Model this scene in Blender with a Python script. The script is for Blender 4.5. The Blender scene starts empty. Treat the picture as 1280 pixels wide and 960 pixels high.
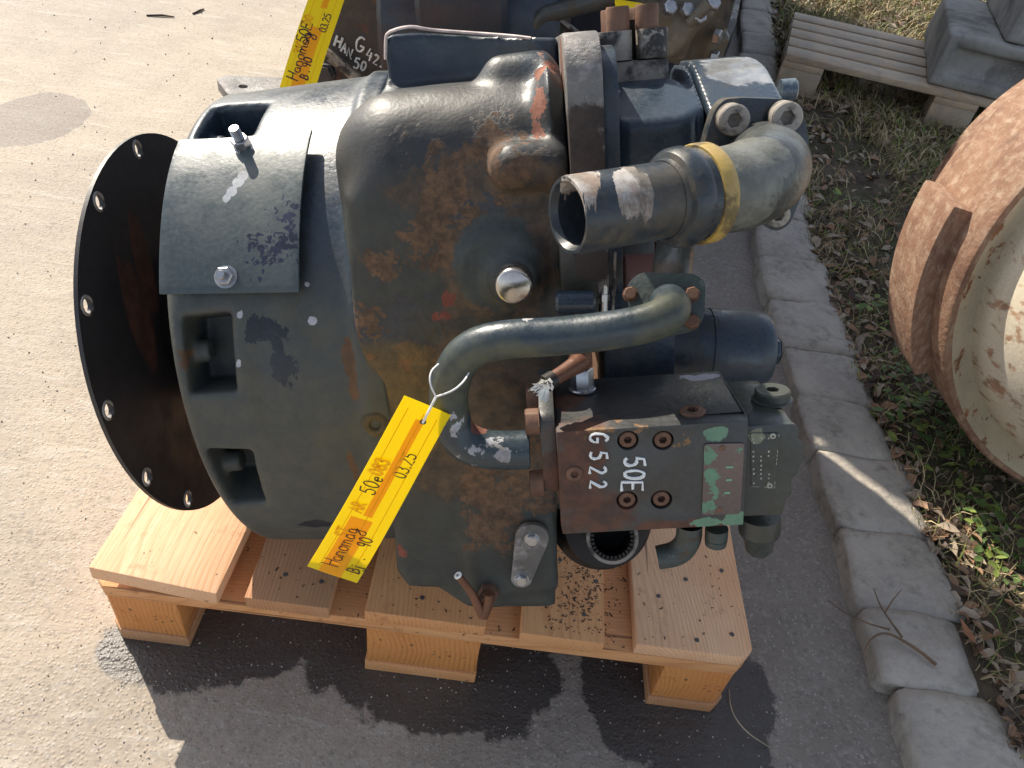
import bpy, bmesh, math, random
import numpy as np
from mathutils import Vector, Matrix, noise as mnoise
random.seed(7); rng = np.random.default_rng(7)
SC = bpy.context.scene; COL = SC.collection
# ------------------------------------------------------------------ camera
CAMP = np.array([4.31963948e-01, -4.93309000e-01, 9.68612451e-01]); YAW, PIT, ROL = 4.64445630e-02, 7.25604932e-01, 1.69072858e-01; FPX = 960.94
cy, sy = math.cos(YAW), math.sin(YAW); cp, sp = math.cos(PIT), math.sin(PIT); cr, sr = math.cos(ROL), math.sin(ROL)
fw = np.array([sy*cp, cy*cp, -sp]); rt = np.array([cy, -sy, 0]); up = np.cross(rt, fw)
rr = rt*cr + up*sr; uu = -rt*sr + up*cr
cam = bpy.data.cameras.new('camera'); co = bpy.data.objects.new('camera', cam); COL.objects.link(co)
co.matrix_world = Matrix(((rr[0], uu[0], -fw[0], CAMP[0]), (rr[1], uu[1], -fw[1], CAMP[1]), (rr[2], uu[2], -fw[2], CAMP[2]), (0, 0, 0, 1)))
cam.sensor_width = 36; cam.lens = FPX/1280*36; cam.clip_start = .02; cam.clip_end = 400
SC.camera = co
# ------------------------------------------------------------------ light
SUN_EL = math.radians(37.5); SAZ = (-.67, .742)          # horizontal direction towards the sun
W = bpy.data.worlds.new('World'); SC.world = W; W.use_nodes = True
nt = W.node_tree; bg = nt.nodes['Background']; sk = nt.nodes.new('ShaderNodeTexSky'); sk.sky_type = 'NISHITA'; sk.sun_disc = False
sk.sun_elevation = SUN_EL; sk.sun_rotation = math.atan2(SAZ[0], SAZ[1]); sk.altitude = 300; sk.dust_density = 1.2
hs = nt.nodes.new('ShaderNodeHueSaturation'); hs.inputs['Saturation'].default_value = .58; nt.links.new(sk.outputs[0], hs.inputs['Color'])   # thin high haze whitens the blue
nt.links.new(hs.outputs[0], bg.inputs[0]); bg.inputs[1].default_value = .14
sl = bpy.data.lights.new('sun', 'SUN'); sl.energy = 5.0; sl.angle = math.radians(.53); sl.color = (1, .91, .77)
so = bpy.data.objects.new('sun', sl); COL.objects.link(so)
sd = Vector((SAZ[0]*math.cos(SUN_EL), SAZ[1]*math.cos(SUN_EL), math.sin(SUN_EL)))
so.rotation_euler = sd.to_track_quat('Z', 'Y').to_euler(); so.location = (0, 0, 6)
SC.view_settings.view_transform = 'Standard'; SC.view_settings.look = 'None'; SC.view_settings.exposure = 0.66; SC.view_settings.gamma = 1
SC.view_settings.use_curve_mapping = False

# ------------------------------------------------------------------ where things stand: a pixel of the photo on a real plane
def ray(px, py):
    v = rr*((px-640)/FPX) - uu*((py-480)/FPX) + fw
    return v/np.linalg.norm(v)
def at(px, py, x=None, y=None, z=None):
    v = ray(px, py)
    if x is not None: t = (x-CAMP[0])/v[0]
    elif y is not None: t = (y-CAMP[1])/v[1]
    else: t = (z-CAMP[2])/v[2]
    return CAMP + t*v
# frame of the gearbox: shaft axis, depth, height (it lies tipped back on its pallet)
GN = np.array([0.97594289, 0.0669047, 0.20750718]); GD = np.array([0.0015908, 0.9495425, -0.31363437]); GW = np.array([-0.2180205, 0.30641933, 0.92659282])
GC = np.array([0.08746421, 0.18463819, 0.38755092])
GM = Matrix([[GN[i], GD[i], GW[i], GC[i]] for i in range(3)] + [[0, 0, 0, 1]])
def g(px, py, yg=None, xg=None, zg=None):
    v = ray(px, py); o = CAMP - GC
    a, val = (GD, yg) if yg is not None else ((GN, xg) if xg is not None else (GW, zg))
    t = (val - o@a)/(v@a); P = o + t*v
    return np.array([P@GN, P@GD, P@GW])
def gcyl(px, py, R, cz=-.003):
    v = ray(px, py); o = CAMP-GC
    O = np.array([o@GD, o@GW-cz]); V = np.array([v@GD, v@GW]); a = V@V; b = 2*O@V; c = O@O-R*R
    t = (-b-math.sqrt(max(0, b*b-4*a*c)))/2/a; P = o+t*v
    return P@GN, math.atan2(P@GW-cz, -(P@GD))            # shaft position, angle up from the front
def gs(P):                                               # pixels per metre at a point of the gearbox frame
    w = GC+GN*P[0]+GD*P[1]+GW*P[2]-CAMP
    return FPX/(w@fw)
def wpt(P): return GC+GN*P[0]+GD*P[1]+GW*P[2]

# ------------------------------------------------------------------ materials
MATS = {}
class NT:
    def __init__(s, name):
        s.m = bpy.data.materials.new(name); s.m.use_nodes = True; s.t = s.m.node_tree; s.b = s.t.nodes['Principled BSDF']
        s.tc = s.t.nodes.new('ShaderNodeTexCoord'); s.co = s.tc.outputs['Object']
    def n(s, ty, **k):
        x = s.t.nodes.new(ty)
        for a, v in k.items(): setattr(x, a, v)
        return x
    def put(s, sock, v):
        if isinstance(v, bpy.types.NodeSocket): s.t.links.new(v, sock)
        elif isinstance(v, (tuple, list)) and len(v) == 3 and sock.type == 'RGBA': sock.default_value = (*v, 1)
        else: sock.default_value = v
    def math(s, op, a, b=0., c=None, clamp=False):
        x = s.n('ShaderNodeMath', operation=op, use_clamp=clamp); s.put(x.inputs[0], a); s.put(x.inputs[1], b)
        if c is not None: s.put(x.inputs[2], c)
        return x.outputs[0]
    def noise(s, scale, detail=5, rough=.6, co=None, dist=0, stretch=None):
        x = s.n('ShaderNodeTexNoise'); x.inputs['Scale'].default_value = scale; x.inputs['Detail'].default_value = detail
        x.inputs['Roughness'].default_value = rough; x.inputs['Distortion'].default_value = dist
        c = co or s.co
        if stretch:
            mp = s.n('ShaderNodeMapping'); mp.inputs['Scale'].default_value = stretch; s.t.links.new(c, mp.inputs[0]); c = mp.outputs[0]
        s.t.links.new(c, x.inputs['Vector']); return x.outputs['Fac']
    def vor(s, scale, feature='F1', out='Distance', co=None, rnd=1):
        x = s.n('ShaderNodeTexVoronoi', feature=feature); x.inputs['Scale'].default_value = scale; x.inputs['Randomness'].default_value = rnd
        s.t.links.new(co or s.co, x.inputs['Vector']); return x.outputs[out]
    def ramp(s, v, a, b, lo=0., hi=1.):
        x = s.n('ShaderNodeMapRange', interpolation_type='SMOOTHSTEP'); s.put(x.inputs[0], v)
        x.inputs[1].default_value = a; x.inputs[2].default_value = b; x.inputs[3].default_value = lo; x.inputs[4].default_value = hi
        return x.outputs[0]
    def mix(s, f, a, b):
        x = s.n('ShaderNodeMix', data_type='RGBA'); s.put(x.inputs[0], f); s.put(x.inputs[6], a); s.put(x.inputs[7], b); return x.outputs[2]
    def mixf(s, f, a, b):
        x = s.n('ShaderNodeMix', data_type='FLOAT'); s.put(x.inputs[0], f); s.put(x.inputs[2], a); s.put(x.inputs[3], b); return x.outputs[0]
    def dist(s, p, sc=(1, 1, 1)):
        x = s.n('ShaderNodeVectorMath', operation='SUBTRACT'); s.t.links.new(s.co, x.inputs[0]); x.inputs[1].default_value = p
        y = s.n('ShaderNodeVectorMath', operation='MULTIPLY'); s.t.links.new(x.outputs[0], y.inputs[0]); y.inputs[1].default_value = sc
        z = s.n('ShaderNodeVectorMath', operation='LENGTH'); s.t.links.new(y.outputs[0], z.inputs[0]); return z.outputs['Value']
    def near(s, spots):                                  # 1 at a spot's centre, 0 at its radius (spots: (point, radius[, stretch]))
        r = None
        for sp_ in spots:
            d = s.dist(tuple(float(q) for q in sp_[0]), sp_[2] if len(sp_) > 2 else (1, 1, 1))
            v = s.math('SUBTRACT', 1., s.math('DIVIDE', d, float(sp_[1])), clamp=True)
            r = v if r is None else s.math('MAXIMUM', r, v)
        return r
    def fin(s, col, rough, metal=0., bump=None, bs=.3, bd=.002, coat=0, spec=None):
        s.put(s.b.inputs['Base Color'], col); s.put(s.b.inputs['Roughness'], rough); s.put(s.b.inputs['Metallic'], metal)
        if coat: s.b.inputs['Coat Weight'].default_value = coat; s.b.inputs['Coat Roughness'].default_value = .25
        if spec is not None: s.b.inputs['Specular IOR Level'].default_value = spec
        if bump is not None:
            x = s.n('ShaderNodeBump'); x.inputs['Strength'].default_value = bs; x.inputs['Distance'].default_value = bd
            s.put(x.inputs['Height'], bump); s.t.links.new(x.outputs[0], s.b.inputs['Normal'])
        MATS[s.m.name] = s.m; return s.m

def painted(name, base, base2, rough=.38, layers=(), metal=0., bump=.35, grit=260, spots=.0, spec=None, bd=.0012):
    """old enamel: two-tone base, then layers dict(c, s noise scale, t threshold, w softness, spots, k spot weight, rough, metal, h)"""
    s = NT(name)
    col = s.mix(s.ramp(s.noise(9, 6), .35, .65), base, base2)
    fine = s.noise(grit, 4, .6)
    col = s.mix(s.ramp(fine, .3, .75, .0, .35), col, tuple(q*1.6 for q in base2))
    rg = s.math('ADD', s.ramp(s.noise(35, 5), .3, .7, rough-.08, rough+.14), s.ramp(fine, .2, .8, -.05, .05)); mt = metal
    h = s.math('ADD', s.math('MULTIPLY', s.noise(grit*.5, 3, .5), .7), s.math('MULTIPLY', fine, .35))
    for L in layers:
        v = s.noise(L.get('s', 20), L.get('d', 7), L.get('dr', .65), dist=L.get('ds', .3), stretch=L.get('st'))
        if L.get('spots'):
            nr = s.near(L['spots']); v = s.math('ADD', s.math('ADD', .15, s.math('MULTIPLY', s.math('SUBTRACT', v, .5), L.get('amp', 1.5))), nr)
            v = s.math('MULTIPLY', v, s.ramp(nr, 0, .08))
        mk = s.ramp(v, L['t']-L.get('w', .03), L['t']+L.get('w', .03), 0., L.get('a', 1.))
        c1 = L['c']; c2 = L.get('c2', tuple(q*.55 for q in c1))
        cc = s.mix(s.ramp(s.noise(L.get('s2', 60), 6, .7), .35, .65), c1, c2)
        col = s.mix(mk, col, cc); rg = s.mixf(mk, rg, L.get('rough', .8)); mt = s.mixf(mk, mt, L.get('metal', 0.)) if (L.get('metal') or mt) else mt
        if L.get('h'): h = s.math('ADD', h, s.math('MULTIPLY', mk, L['h']))
        if L.get('hn'): h = s.math('ADD', h, s.math('MULTIPLY', s.math('MULTIPLY', mk, s.noise(L['hn'], 5, .7)), 1.5))
    return s.fin(col, rg, mt, h, bump, bd, spec=spec)

def plain(name, col, rough, metal=0., nz=.25, scale=40, bump=.1, bd=.001, spec=None):
    s = NT(name); c = s.mix(s.ramp(s.noise(scale, 6, .65), .3, .7), tuple(q*(1-nz) for q in col), tuple(min(1, q*(1+nz)) for q in col))
    return s.fin(c, s.ramp(s.noise(scale*2), .3, .7, rough-.06, rough+.08), metal, s.noise(scale*5, 4), bump, bd, spec=spec)

def foil(name, col):
    s = NT(name); d = s.n('ShaderNodeBsdfTranslucent'); s.put(d.inputs[0], col); m = s.n('ShaderNodeMixShader'); m.inputs[0].default_value = .45
    out = s.t.nodes['Material Output']; s.put(s.b.inputs['Base Color'], col); s.b.inputs['Roughness'].default_value = .4
    s.t.links.new(s.b.outputs[0], m.inputs[1]); s.t.links.new(d.outputs[0], m.inputs[2]); s.t.links.new(m.outputs[0], out.inputs[0]); MATS[name] = s.m

def wood(name, a, b, rs=1., ring=55., off=(.03, .0, .11), wear=.0, knots=True):
    """sawn pine: growth rings round an axis along local Y, so faces show grain and ends show rings"""
    s = NT(name); oi = s.n('ShaderNodeObjectInfo')
    sh = s.n('ShaderNodeVectorMath', operation='SCALE'); cb = s.n('ShaderNodeCombineXYZ')
    s.put(cb.inputs[0], s.math('MULTIPLY', oi.outputs['Random'], .09*rs)); s.put(cb.inputs[1], s.math('MULTIPLY', oi.outputs['Random'], 7.)); s.put(cb.inputs[2], s.math('MULTIPLY', oi.outputs['Random'], -.06*rs))
    ad = s.n('ShaderNodeVectorMath', operation='ADD'); s.t.links.new(s.co, ad.inputs[0]); s.t.links.new(cb.outputs[0], ad.inputs[1]); P = ad.outputs[0]
    ad2 = s.n('ShaderNodeVectorMath', operation='ADD'); s.t.links.new(P, ad2.inputs[0]); ad2.inputs[1].default_value = off
    s0 = s.co; s.co = ad2.outputs[0]
    warp = s.noise(3.2, 3, .5, stretch=(1, .35, 1))
    sep = s.n('ShaderNodeSeparateXYZ'); s.t.links.new(s.co, sep.inputs[0])
    x2 = s.math('POWER', s.math('ADD', sep.outputs[0], s.math('MULTIPLY', sep.outputs[1], .05)), 2.); z2 = s.math('POWER', sep.outputs[2], 2.)
    r = s.math('ADD', s.math('SQRT', s.math('ADD', x2, z2)), s.math('MULTIPLY', s.math('SUBTRACT', warp, .5), .11))
    ph = s.math('FRACT', s.math('MULTIPLY', r, ring*3.6))
    late = s.math('MULTIPLY', s.ramp(ph, .45, .95), s.ramp(s.noise(11, 4, .6, stretch=(2.5, .4, 2.5)), .3, .7, .25, 1.))
    fib = s.noise(70, 5, .7, stretch=(6, .25, 6)); fine = s.noise(400, 3, .6, stretch=(1, .06, 1))
    col = s.mix(s.math('MULTIPLY', late, .75), a, b)
    col = s.mix(s.ramp(fib, .35, .75, 0, .45), col, tuple(q*.62 for q in a))
    col = s.mix(s.ramp(s.noise(6, 4), .35, .7, 0, .5), col, (a[0]*.80, a[1]*.60, a[2]*.45)); col = s.mix(s.ramp(s.noise(17, 7, .75), .55, .70, 0, .6), col, (a[0]*.45, a[1]*.36, a[2]*.30))
    s.co = s0
    spk = s.noise(120, 2, .5)
    col = s.mix(s.ramp(spk, .72, .75, 0, .8), col, (.10, .06, .035))
    ck = s.noise(15, 3, .5, stretch=(7, .10, 7)); col = s.mix(s.ramp(ck, .69, .71, 0, .75), col, (a[0]*.25, a[1]*.2, a[2]*.2))
    if wear: col = s.mix(s.ramp(s.noise(9, 7, .7), .40, .62, 0, wear), col, (.30, .27, .23))
    h = s.math('ADD', s.math('MULTIPLY', late, .25), s.math('ADD', fib, s.math('MULTIPLY', fine, .8)))
    return s.fin(col, s.ramp(fib, .2, .8, .55, .8), 0., s.math('SUBTRACT', h, s.ramp(ck, .69, .71)), .30, .0012)

# ------------------------------------------------------------------ mesh tools
class MB:
    """collects verts/faces; build() links them as ONE object"""
    def __init__(s): s.v = []; s.f = []; s.sm = []
    def add(s, V, F, smooth=False):
        o = len(s.v); s.v += [tuple(float(q) for q in p) for p in V]; s.f += [tuple(i+o for i in f) for f in F]; s.sm += [smooth]*len(F); return s
    def box(s, lo, hi, ax=None, org=None):
        V = [(x, y, z) for x in (lo[0], hi[0]) for y in (lo[1], hi[1]) for z in (lo[2], hi[2])]
        if ax is not None: V = [np.array(org)+ax[0]*p[0]+ax[1]*p[1]+ax[2]*p[2] for p in V]
        return s.add(V, [(0, 1, 3, 2), (4, 6, 7, 5), (0, 4, 5, 1), (2, 3, 7, 6), (0, 2, 6, 4), (1, 5, 7, 3)])
    def lathe(s, prof, p0, ax, seg=32, smooth=True, close=True, ang=None):
        """prof: (along, radius) pairs, p0 origin, ax axis direction"""
        ax = np.array(ax, float); ax /= np.linalg.norm(ax); t = np.array([0, 0, 1.]) if abs(ax[2]) < .9 else np.array([0, 1., 0])
        u = np.cross(ax, t); u /= np.linalg.norm(u); w = np.cross(ax, u); V = []; F = []; m = len(prof)
        for i in range(seg):
            a = 2*math.pi*i/seg
            for (l, r) in prof: V.append(np.array(p0)+ax*l+(u*math.cos(a)+w*math.sin(a))*r)
        for i in range(seg):
            j = (i+1) % seg
            for k in range(m-1): F.append((i*m+k, i*m+k+1, j*m+k+1, j*m+k))
        s.add(V, F, smooth)
        if close:
            o = len(s.v)-len(V)
            for k, fl in ((0, 0), (m-1, 1)):
                if prof[k][1] > 1e-6:
                    idx = [o+i*m+k for i in range(seg)]; s.f.append(tuple(idx if fl else idx[::-1])); s.sm.append(False)
        return s
    def cyl(s, p0, p1, r0, r1=None, seg=24, bev=0.):
        p0 = np.array(p0, float); p1 = np.array(p1, float); L = np.linalg.norm(p1-p0); r1 = r0 if r1 is None else r1
        pr = [(0, max(r0-bev, 1e-4)), (bev, r0), (L-bev, r1), (L, max(r1-bev, 1e-4))] if bev else [(0, r0), (L, r1)]
        return s.lathe(pr, p0, p1-p0, seg)
    def tube(s, P, r, seg=16, cap=True, smooth=True, sub=0, flat=1.):
        P = [np.array(p, float) for p in P]; R = list(r) if hasattr(r, '__len__') else [r]*len(P)
        for _ in range(sub):                             # corner cutting
            Q = [P[0]]; q = [R[0]]
            for i in range(len(P)-1):
                Q += [P[i]*.75+P[i+1]*.25, P[i]*.25+P[i+1]*.75]; q += [R[i]*.75+R[i+1]*.25, R[i]*.25+R[i+1]*.75]
            Q.append(P[-1]); q.append(R[-1]); P, R = Q, q
        T = [P[min(i+1, len(P)-1)]-P[max(i-1, 0)] for i in range(len(P))]; T = [t/np.linalg.norm(t) for t in T]
        t0 = T[0]; u = np.cross(t0, [0, 0, 1.] if abs(t0[2]) < .9 else [0, 1., 0]); u /= np.linalg.norm(u); V = []; F = []
        for i, p in enumerate(P):
            u = u - T[i]*(u@T[i]); u /= np.linalg.norm(u); w = np.cross(T[i], u)
            for k in range(seg):
                a = 2*math.pi*k/seg; V.append(p+(u*math.cos(a)+w*math.sin(a)*flat)*R[i])
        for i in range(len(P)-1):
            for k in range(seg): F.append((i*seg+k, i*seg+(k+1) % seg, (i+1)*seg+(k+1) % seg, (i+1)*seg+k))
        if cap: F += [tuple(range(seg))[::-1], tuple(range((len(P)-1)*seg, len(P)*seg))]
        return s.add(V, F, smooth)
    def prism(s, poly, org, ux, uy, un, holes=()):
        """flat outline (2-D) with holes, extruded along un"""
        org, ux, uy, un = [np.array(q, float) for q in (org, ux, uy, un)]
        bm = bmesh.new()
        for L in [poly]+list(holes):
            vs = [bm.verts.new((p[0], p[1], 0)) for p in L]
            for i in range(len(vs)): bm.edges.new((vs[i], vs[(i+1) % len(vs)]))
        r = bmesh.ops.triangle_fill(bm, use_beauty=True, use_dissolve=False, edges=bm.edges[:], normal=(0, 0, 1))
        bm.verts.index_update(); V2 = [(v.co.x, v.co.y) for v in bm.verts]; tri = [tuple(v.index for v in f.verts) for f in bm.faces]
        tri = [t if (V2[t[1]][0]-V2[t[0]][0])*(V2[t[2]][1]-V2[t[0]][1])-(V2[t[1]][1]-V2[t[0]][1])*(V2[t[2]][0]-V2[t[0]][0]) > 0 else t[::-1] for t in tri]
        bm.free(); n = len(V2)
        V = [org+ux*p[0]+uy*p[1] for p in V2]; V += [p+un for p in V]
        hand = np.dot(np.cross(ux, uy), un) > 0
        F = [t[::-1] if hand else t for t in tri] + [tuple(i+n for i in (t if hand else t[::-1])) for t in tri]
        o = 0
        for q, L in enumerate([poly]+list(holes)):
            m = len(L); A = sum(L[i][0]*L[(i+1) % m][1]-L[(i+1) % m][0]*L[i][1] for i in range(m)); cc = (A > 0) == (q == 0)
            for i in range(m):
                a, b = o+i, o+(i+1) % m; f = (a, b, b+n, a+n) if cc == hand else (b, a, a+n, b+n); F.append(f if True else f)
            o += m
        return s.add(V, F)

INV = {}
def obj(name, mb, m, parent=None, bev=0., kind=None, auto=35, seg=2, label=None):
    """links ONE mesh; verts come in world (or gearbox) coordinates and are stored in the root's own frame"""
    if isinstance(mb, MB):
        me = bpy.data.meshes.new(name); me.from_pydata(mb.v, [], mb.f); me.update()
        if bev:
            bm = bmesh.new(); bm.from_mesh(me); bmesh.ops.remove_doubles(bm, verts=bm.verts[:], dist=1e-6)
            ed = [e for e in bm.edges if len(e.link_faces) == 2 and e.calc_face_angle(0) > math.radians(40)]
            bmesh.ops.bevel(bm, geom=ed, offset=bev, segments=seg, profile=.6, affect='EDGES', clamp_overlap=True)
            bmesh.ops.recalc_face_normals(bm, faces=bm.faces[:])
            bm.to_mesh(me); bm.free()
        me.polygons.foreach_set('use_smooth', [True]*len(me.polygons)); me.update()
        try: me.set_sharp_from_angle(angle=math.radians(auto))
        except Exception: pass
    else: me = mb
    if me.materials: pass
    elif m is not None: me.materials.append(MATS[m] if isinstance(m, str) else m)
    o = bpy.data.objects.new(name, me); COL.objects.link(o)
    if parent is not None:
        root = parent
        while root.parent is not None: root = root.parent
        o.parent = parent
        if root.name in INV and not INV[root.name][1]: me.transform(INV[root.name][0])
    if kind: o['kind'] = kind
    if label: o['label'] = label
    return o
def thing(name, label, cat, mat, local=False, group=None):
    o = bpy.data.objects.new(name, None); COL.objects.link(o); o.empty_display_size = .05
    if not isinstance(mat, Matrix): mat = Matrix.Translation(Vector([float(q) for q in mat]))
    o.matrix_world = mat; o['label'] = label; o['category'] = cat
    if group: o['group'] = group
    INV[o.name] = (mat.inverted(), local); return o
def tag(o, label, cat, group=None):
    o['label'] = label; o['category'] = cat
    if group: o['group'] = group
    return o
def inst(name, src, parent, M4):
    """another object on the same mesh, placed by a matrix in the root's frame"""
    o = bpy.data.objects.new(name, src.data if not isinstance(src, bpy.types.Mesh) else src); COL.objects.link(o); o.parent = parent; o.matrix_local = M4; return o
def frame(p, ax, spin=0., sc=1.):
    z = Vector([float(q) for q in ax]).normalized(); x = z.orthogonal().normalized(); y = z.cross(x)
    m = Matrix((x, y, z)).transposed().to_4x4() @ Matrix.Rotation(spin, 4, 'Z') @ Matrix.Scale(sc, 4); m.translation = Vector([float(q) for q in p]); return m
def mesh_of(mb, m, bev=0., auto=35):
    o = obj('tmp', mb, m, bev=bev, auto=auto); me = o.data; bpy.data.objects.remove(o); return me
def circle(c, r, n=24, a0=0., a1=2*math.pi, end=False):
    k = n if not end else n-1
    return [(c[0]+r*math.cos(a0+(a1-a0)*i/k), c[1]+r*math.sin(a0+(a1-a0)*i/k)) for i in range(n)]
def rounded(poly, r, n=4):
    out = []; m = len(poly)
    for i in range(m):
        p, a, b = [np.array(q, float) for q in (poly[i], poly[i-1], poly[(i+1) % m])]
        da, db = a-p, b-p; la, lb = np.linalg.norm(da), np.linalg.norm(db); k = min(r, la*.45, lb*.45)
        A, B = p+da/la*k, p+db/lb*k
        for t in range(n+1):
            t /= n; out.append(tuple((1-t)**2*A+2*t*(1-t)*p+t*t*B))
    return out

# ---- signed-distance castings turned into meshes by surface nets
def surf_nets(fn, lo, hi, h):
    lo = np.array(lo, float); n = [int(math.ceil((hi[i]-lo[i])/h))+1 for i in range(3)]
    X, Y, Z = np.meshgrid(*[(lo[i]+h*np.arange(n[i])).astype(np.float32) for i in range(3)], indexing='ij')
    D = fn(X, Y, Z).astype(np.float32)
    D[0] = D[-1] = 1; D[:, 0] = D[:, -1] = 1; D[:, :, 0] = D[:, :, -1] = 1
    S = D < 0
    cs = [S[i:n[0]-1+i, j:n[1]-1+j, k:n[2]-1+k] for i in (0, 1) for j in (0, 1) for k in (0, 1)]
    tot = sum(c.astype(np.int8) for c in cs); act = (tot > 0) & (tot < 8); idx = -np.ones(act.shape, np.int64)
    I = np.argwhere(act); idx[act] = np.arange(len(I))
    cor = np.array([(i, j, k) for i in (0, 1) for j in (0, 1) for k in (0, 1)])
    ds = np.stack([D[I[:, 0]+c[0], I[:, 1]+c[1], I[:, 2]+c[2]] for c in cor], 1)
    acc = np.zeros((len(I), 3)); cnt = np.zeros(len(I))
    for a in range(8):
        for b in range(a+1, 8):
            if np.abs(cor[a]-cor[b]).sum() != 1: continue
            m = (ds[:, a] < 0) != (ds[:, b] < 0); t = np.where(m, ds[:, a]/np.where(m, ds[:, a]-ds[:, b], 1), 0)
            acc += m[:, None]*(cor[a]+t[:, None]*(cor[b]-cor[a])); cnt += m
    V = lo+h*(I+acc/cnt[:, None]); Q = []
    for ax in range(3):
        o1, o2 = [q for q in range(3) if q != ax]
        sl0 = [slice(None)]*3; sl1 = [slice(None)]*3; sl0[ax] = slice(0, -1); sl1[ax] = slice(1, None)
        ch = S[tuple(sl0)] != S[tuple(sl1)]; E = np.argwhere(ch)
        E = E[(E[:, o1] > 0) & (E[:, o2] > 0) & (E[:, o1] < n[o1]-1) & (E[:, o2] < n[o2]-1)]
        e1 = np.zeros(3, int); e1[o1] = 1; e2 = np.zeros(3, int); e2[o2] = 1
        q = np.stack([idx[tuple((E-e1-e2).T)], idx[tuple((E-e2).T)], idx[tuple(E.T)], idx[tuple((E-e1).T)]], 1)
        s0 = S[tuple(E.T)]; flip = s0 if ax != 1 else ~s0
        q[~flip] = q[~flip][:, ::-1]; Q.append(q)
    Q = np.concatenate(Q)
    me = bpy.data.meshes.new('casting'); me.vertices.add(len(V)); me.vertices.foreach_set('co', V.astype(np.float32).ravel())
    me.loops.add(len(Q)*4); me.loops.foreach_set('vertex_index', Q.astype(np.int32).ravel())
    me.polygons.add(len(Q)); me.polygons.foreach_set('loop_start', np.arange(0, len(Q)*4, 4, dtype=np.int32)); me.polygons.foreach_set('loop_total', np.full(len(Q), 4, np.int32))
    me.polygons.foreach_set('use_smooth', np.ones(len(Q), bool)); me.update(calc_edges=True); me.validate(); return me
def smin(a, b, k): h = np.clip(.5+.5*(b-a)/k, 0, 1); return b+(a-b)*h-k*h*(1-h)
def smax(a, b, k): return -smin(-a, -b, k)
def sd_box(X, Y, Z, c, hf, r=.0):
    qx, qy, qz = np.abs(X-c[0])-hf[0]+r, np.abs(Y-c[1])-hf[1]+r, np.abs(Z-c[2])-hf[2]+r
    return np.sqrt(np.maximum(qx, 0)**2+np.maximum(qy, 0)**2+np.maximum(qz, 0)**2)+np.minimum(np.maximum(qx, np.maximum(qy, qz)), 0)-r
def sd_cap(X, Y, Z, a, b, r):
    a, b = np.array(a), np.array(b); d = b-a; L = d@d
    t = np.clip(((X-a[0])*d[0]+(Y-a[1])*d[1]+(Z-a[2])*d[2])/L, 0, 1)
    return np.sqrt((X-a[0]-t*d[0])**2+(Y-a[1]-t*d[1])**2+(Z-a[2]-t*d[2])**2)-r
def sd_cyl(X, Y, Z, a, b, r, rd=.0):
    a, b = np.array(a, float), np.array(b, float); d = b-a; L = np.linalg.norm(d); d = d/L
    t = (X-a[0])*d[0]+(Y-a[1])*d[1]+(Z-a[2])*d[2]
    q = np.sqrt(np.maximum((X-a[0])**2+(Y-a[1])**2+(Z-a[2])**2-t*t, 0))-r+rd; w = np.abs(t-L/2)-L/2+rd
    return np.sqrt(np.maximum(q, 0)**2+np.maximum(w, 0)**2)+np.minimum(np.maximum(q, w), 0)-rd
def sd_poly(X, Z, P):
    P = np.array(P, float); d = np.full(X.shape, 1e9, np.float32); s = np.ones(X.shape, np.float32); n = len(P); j = n-1
    for i in range(n):
        e = P[j]-P[i]; wx, wz = X-P[i][0], Z-P[i][1]; t = np.clip((wx*e[0]+wz*e[1])/(e@e), 0, 1)
        d = np.minimum(d, (wx-e[0]*t)**2+(wz-e[1]*t)**2)
        c1, c2, c3 = Z >= P[i][1], Z < P[j][1], e[0]*wz > e[1]*wx
        s = np.where((c1 & c2 & c3) | (~c1 & ~c2 & ~c3), -s, s); j = i
    return s*np.sqrt(d)
def extr(d2, t, lo, hi, rd):
    w = np.abs(t-(lo+hi)/2)-(hi-lo)/2
    a, b = d2+rd, w+rd
    return np.sqrt(np.maximum(a, 0)**2+np.maximum(b, 0)**2)+np.minimum(np.maximum(a, b), 0)-rd

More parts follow.
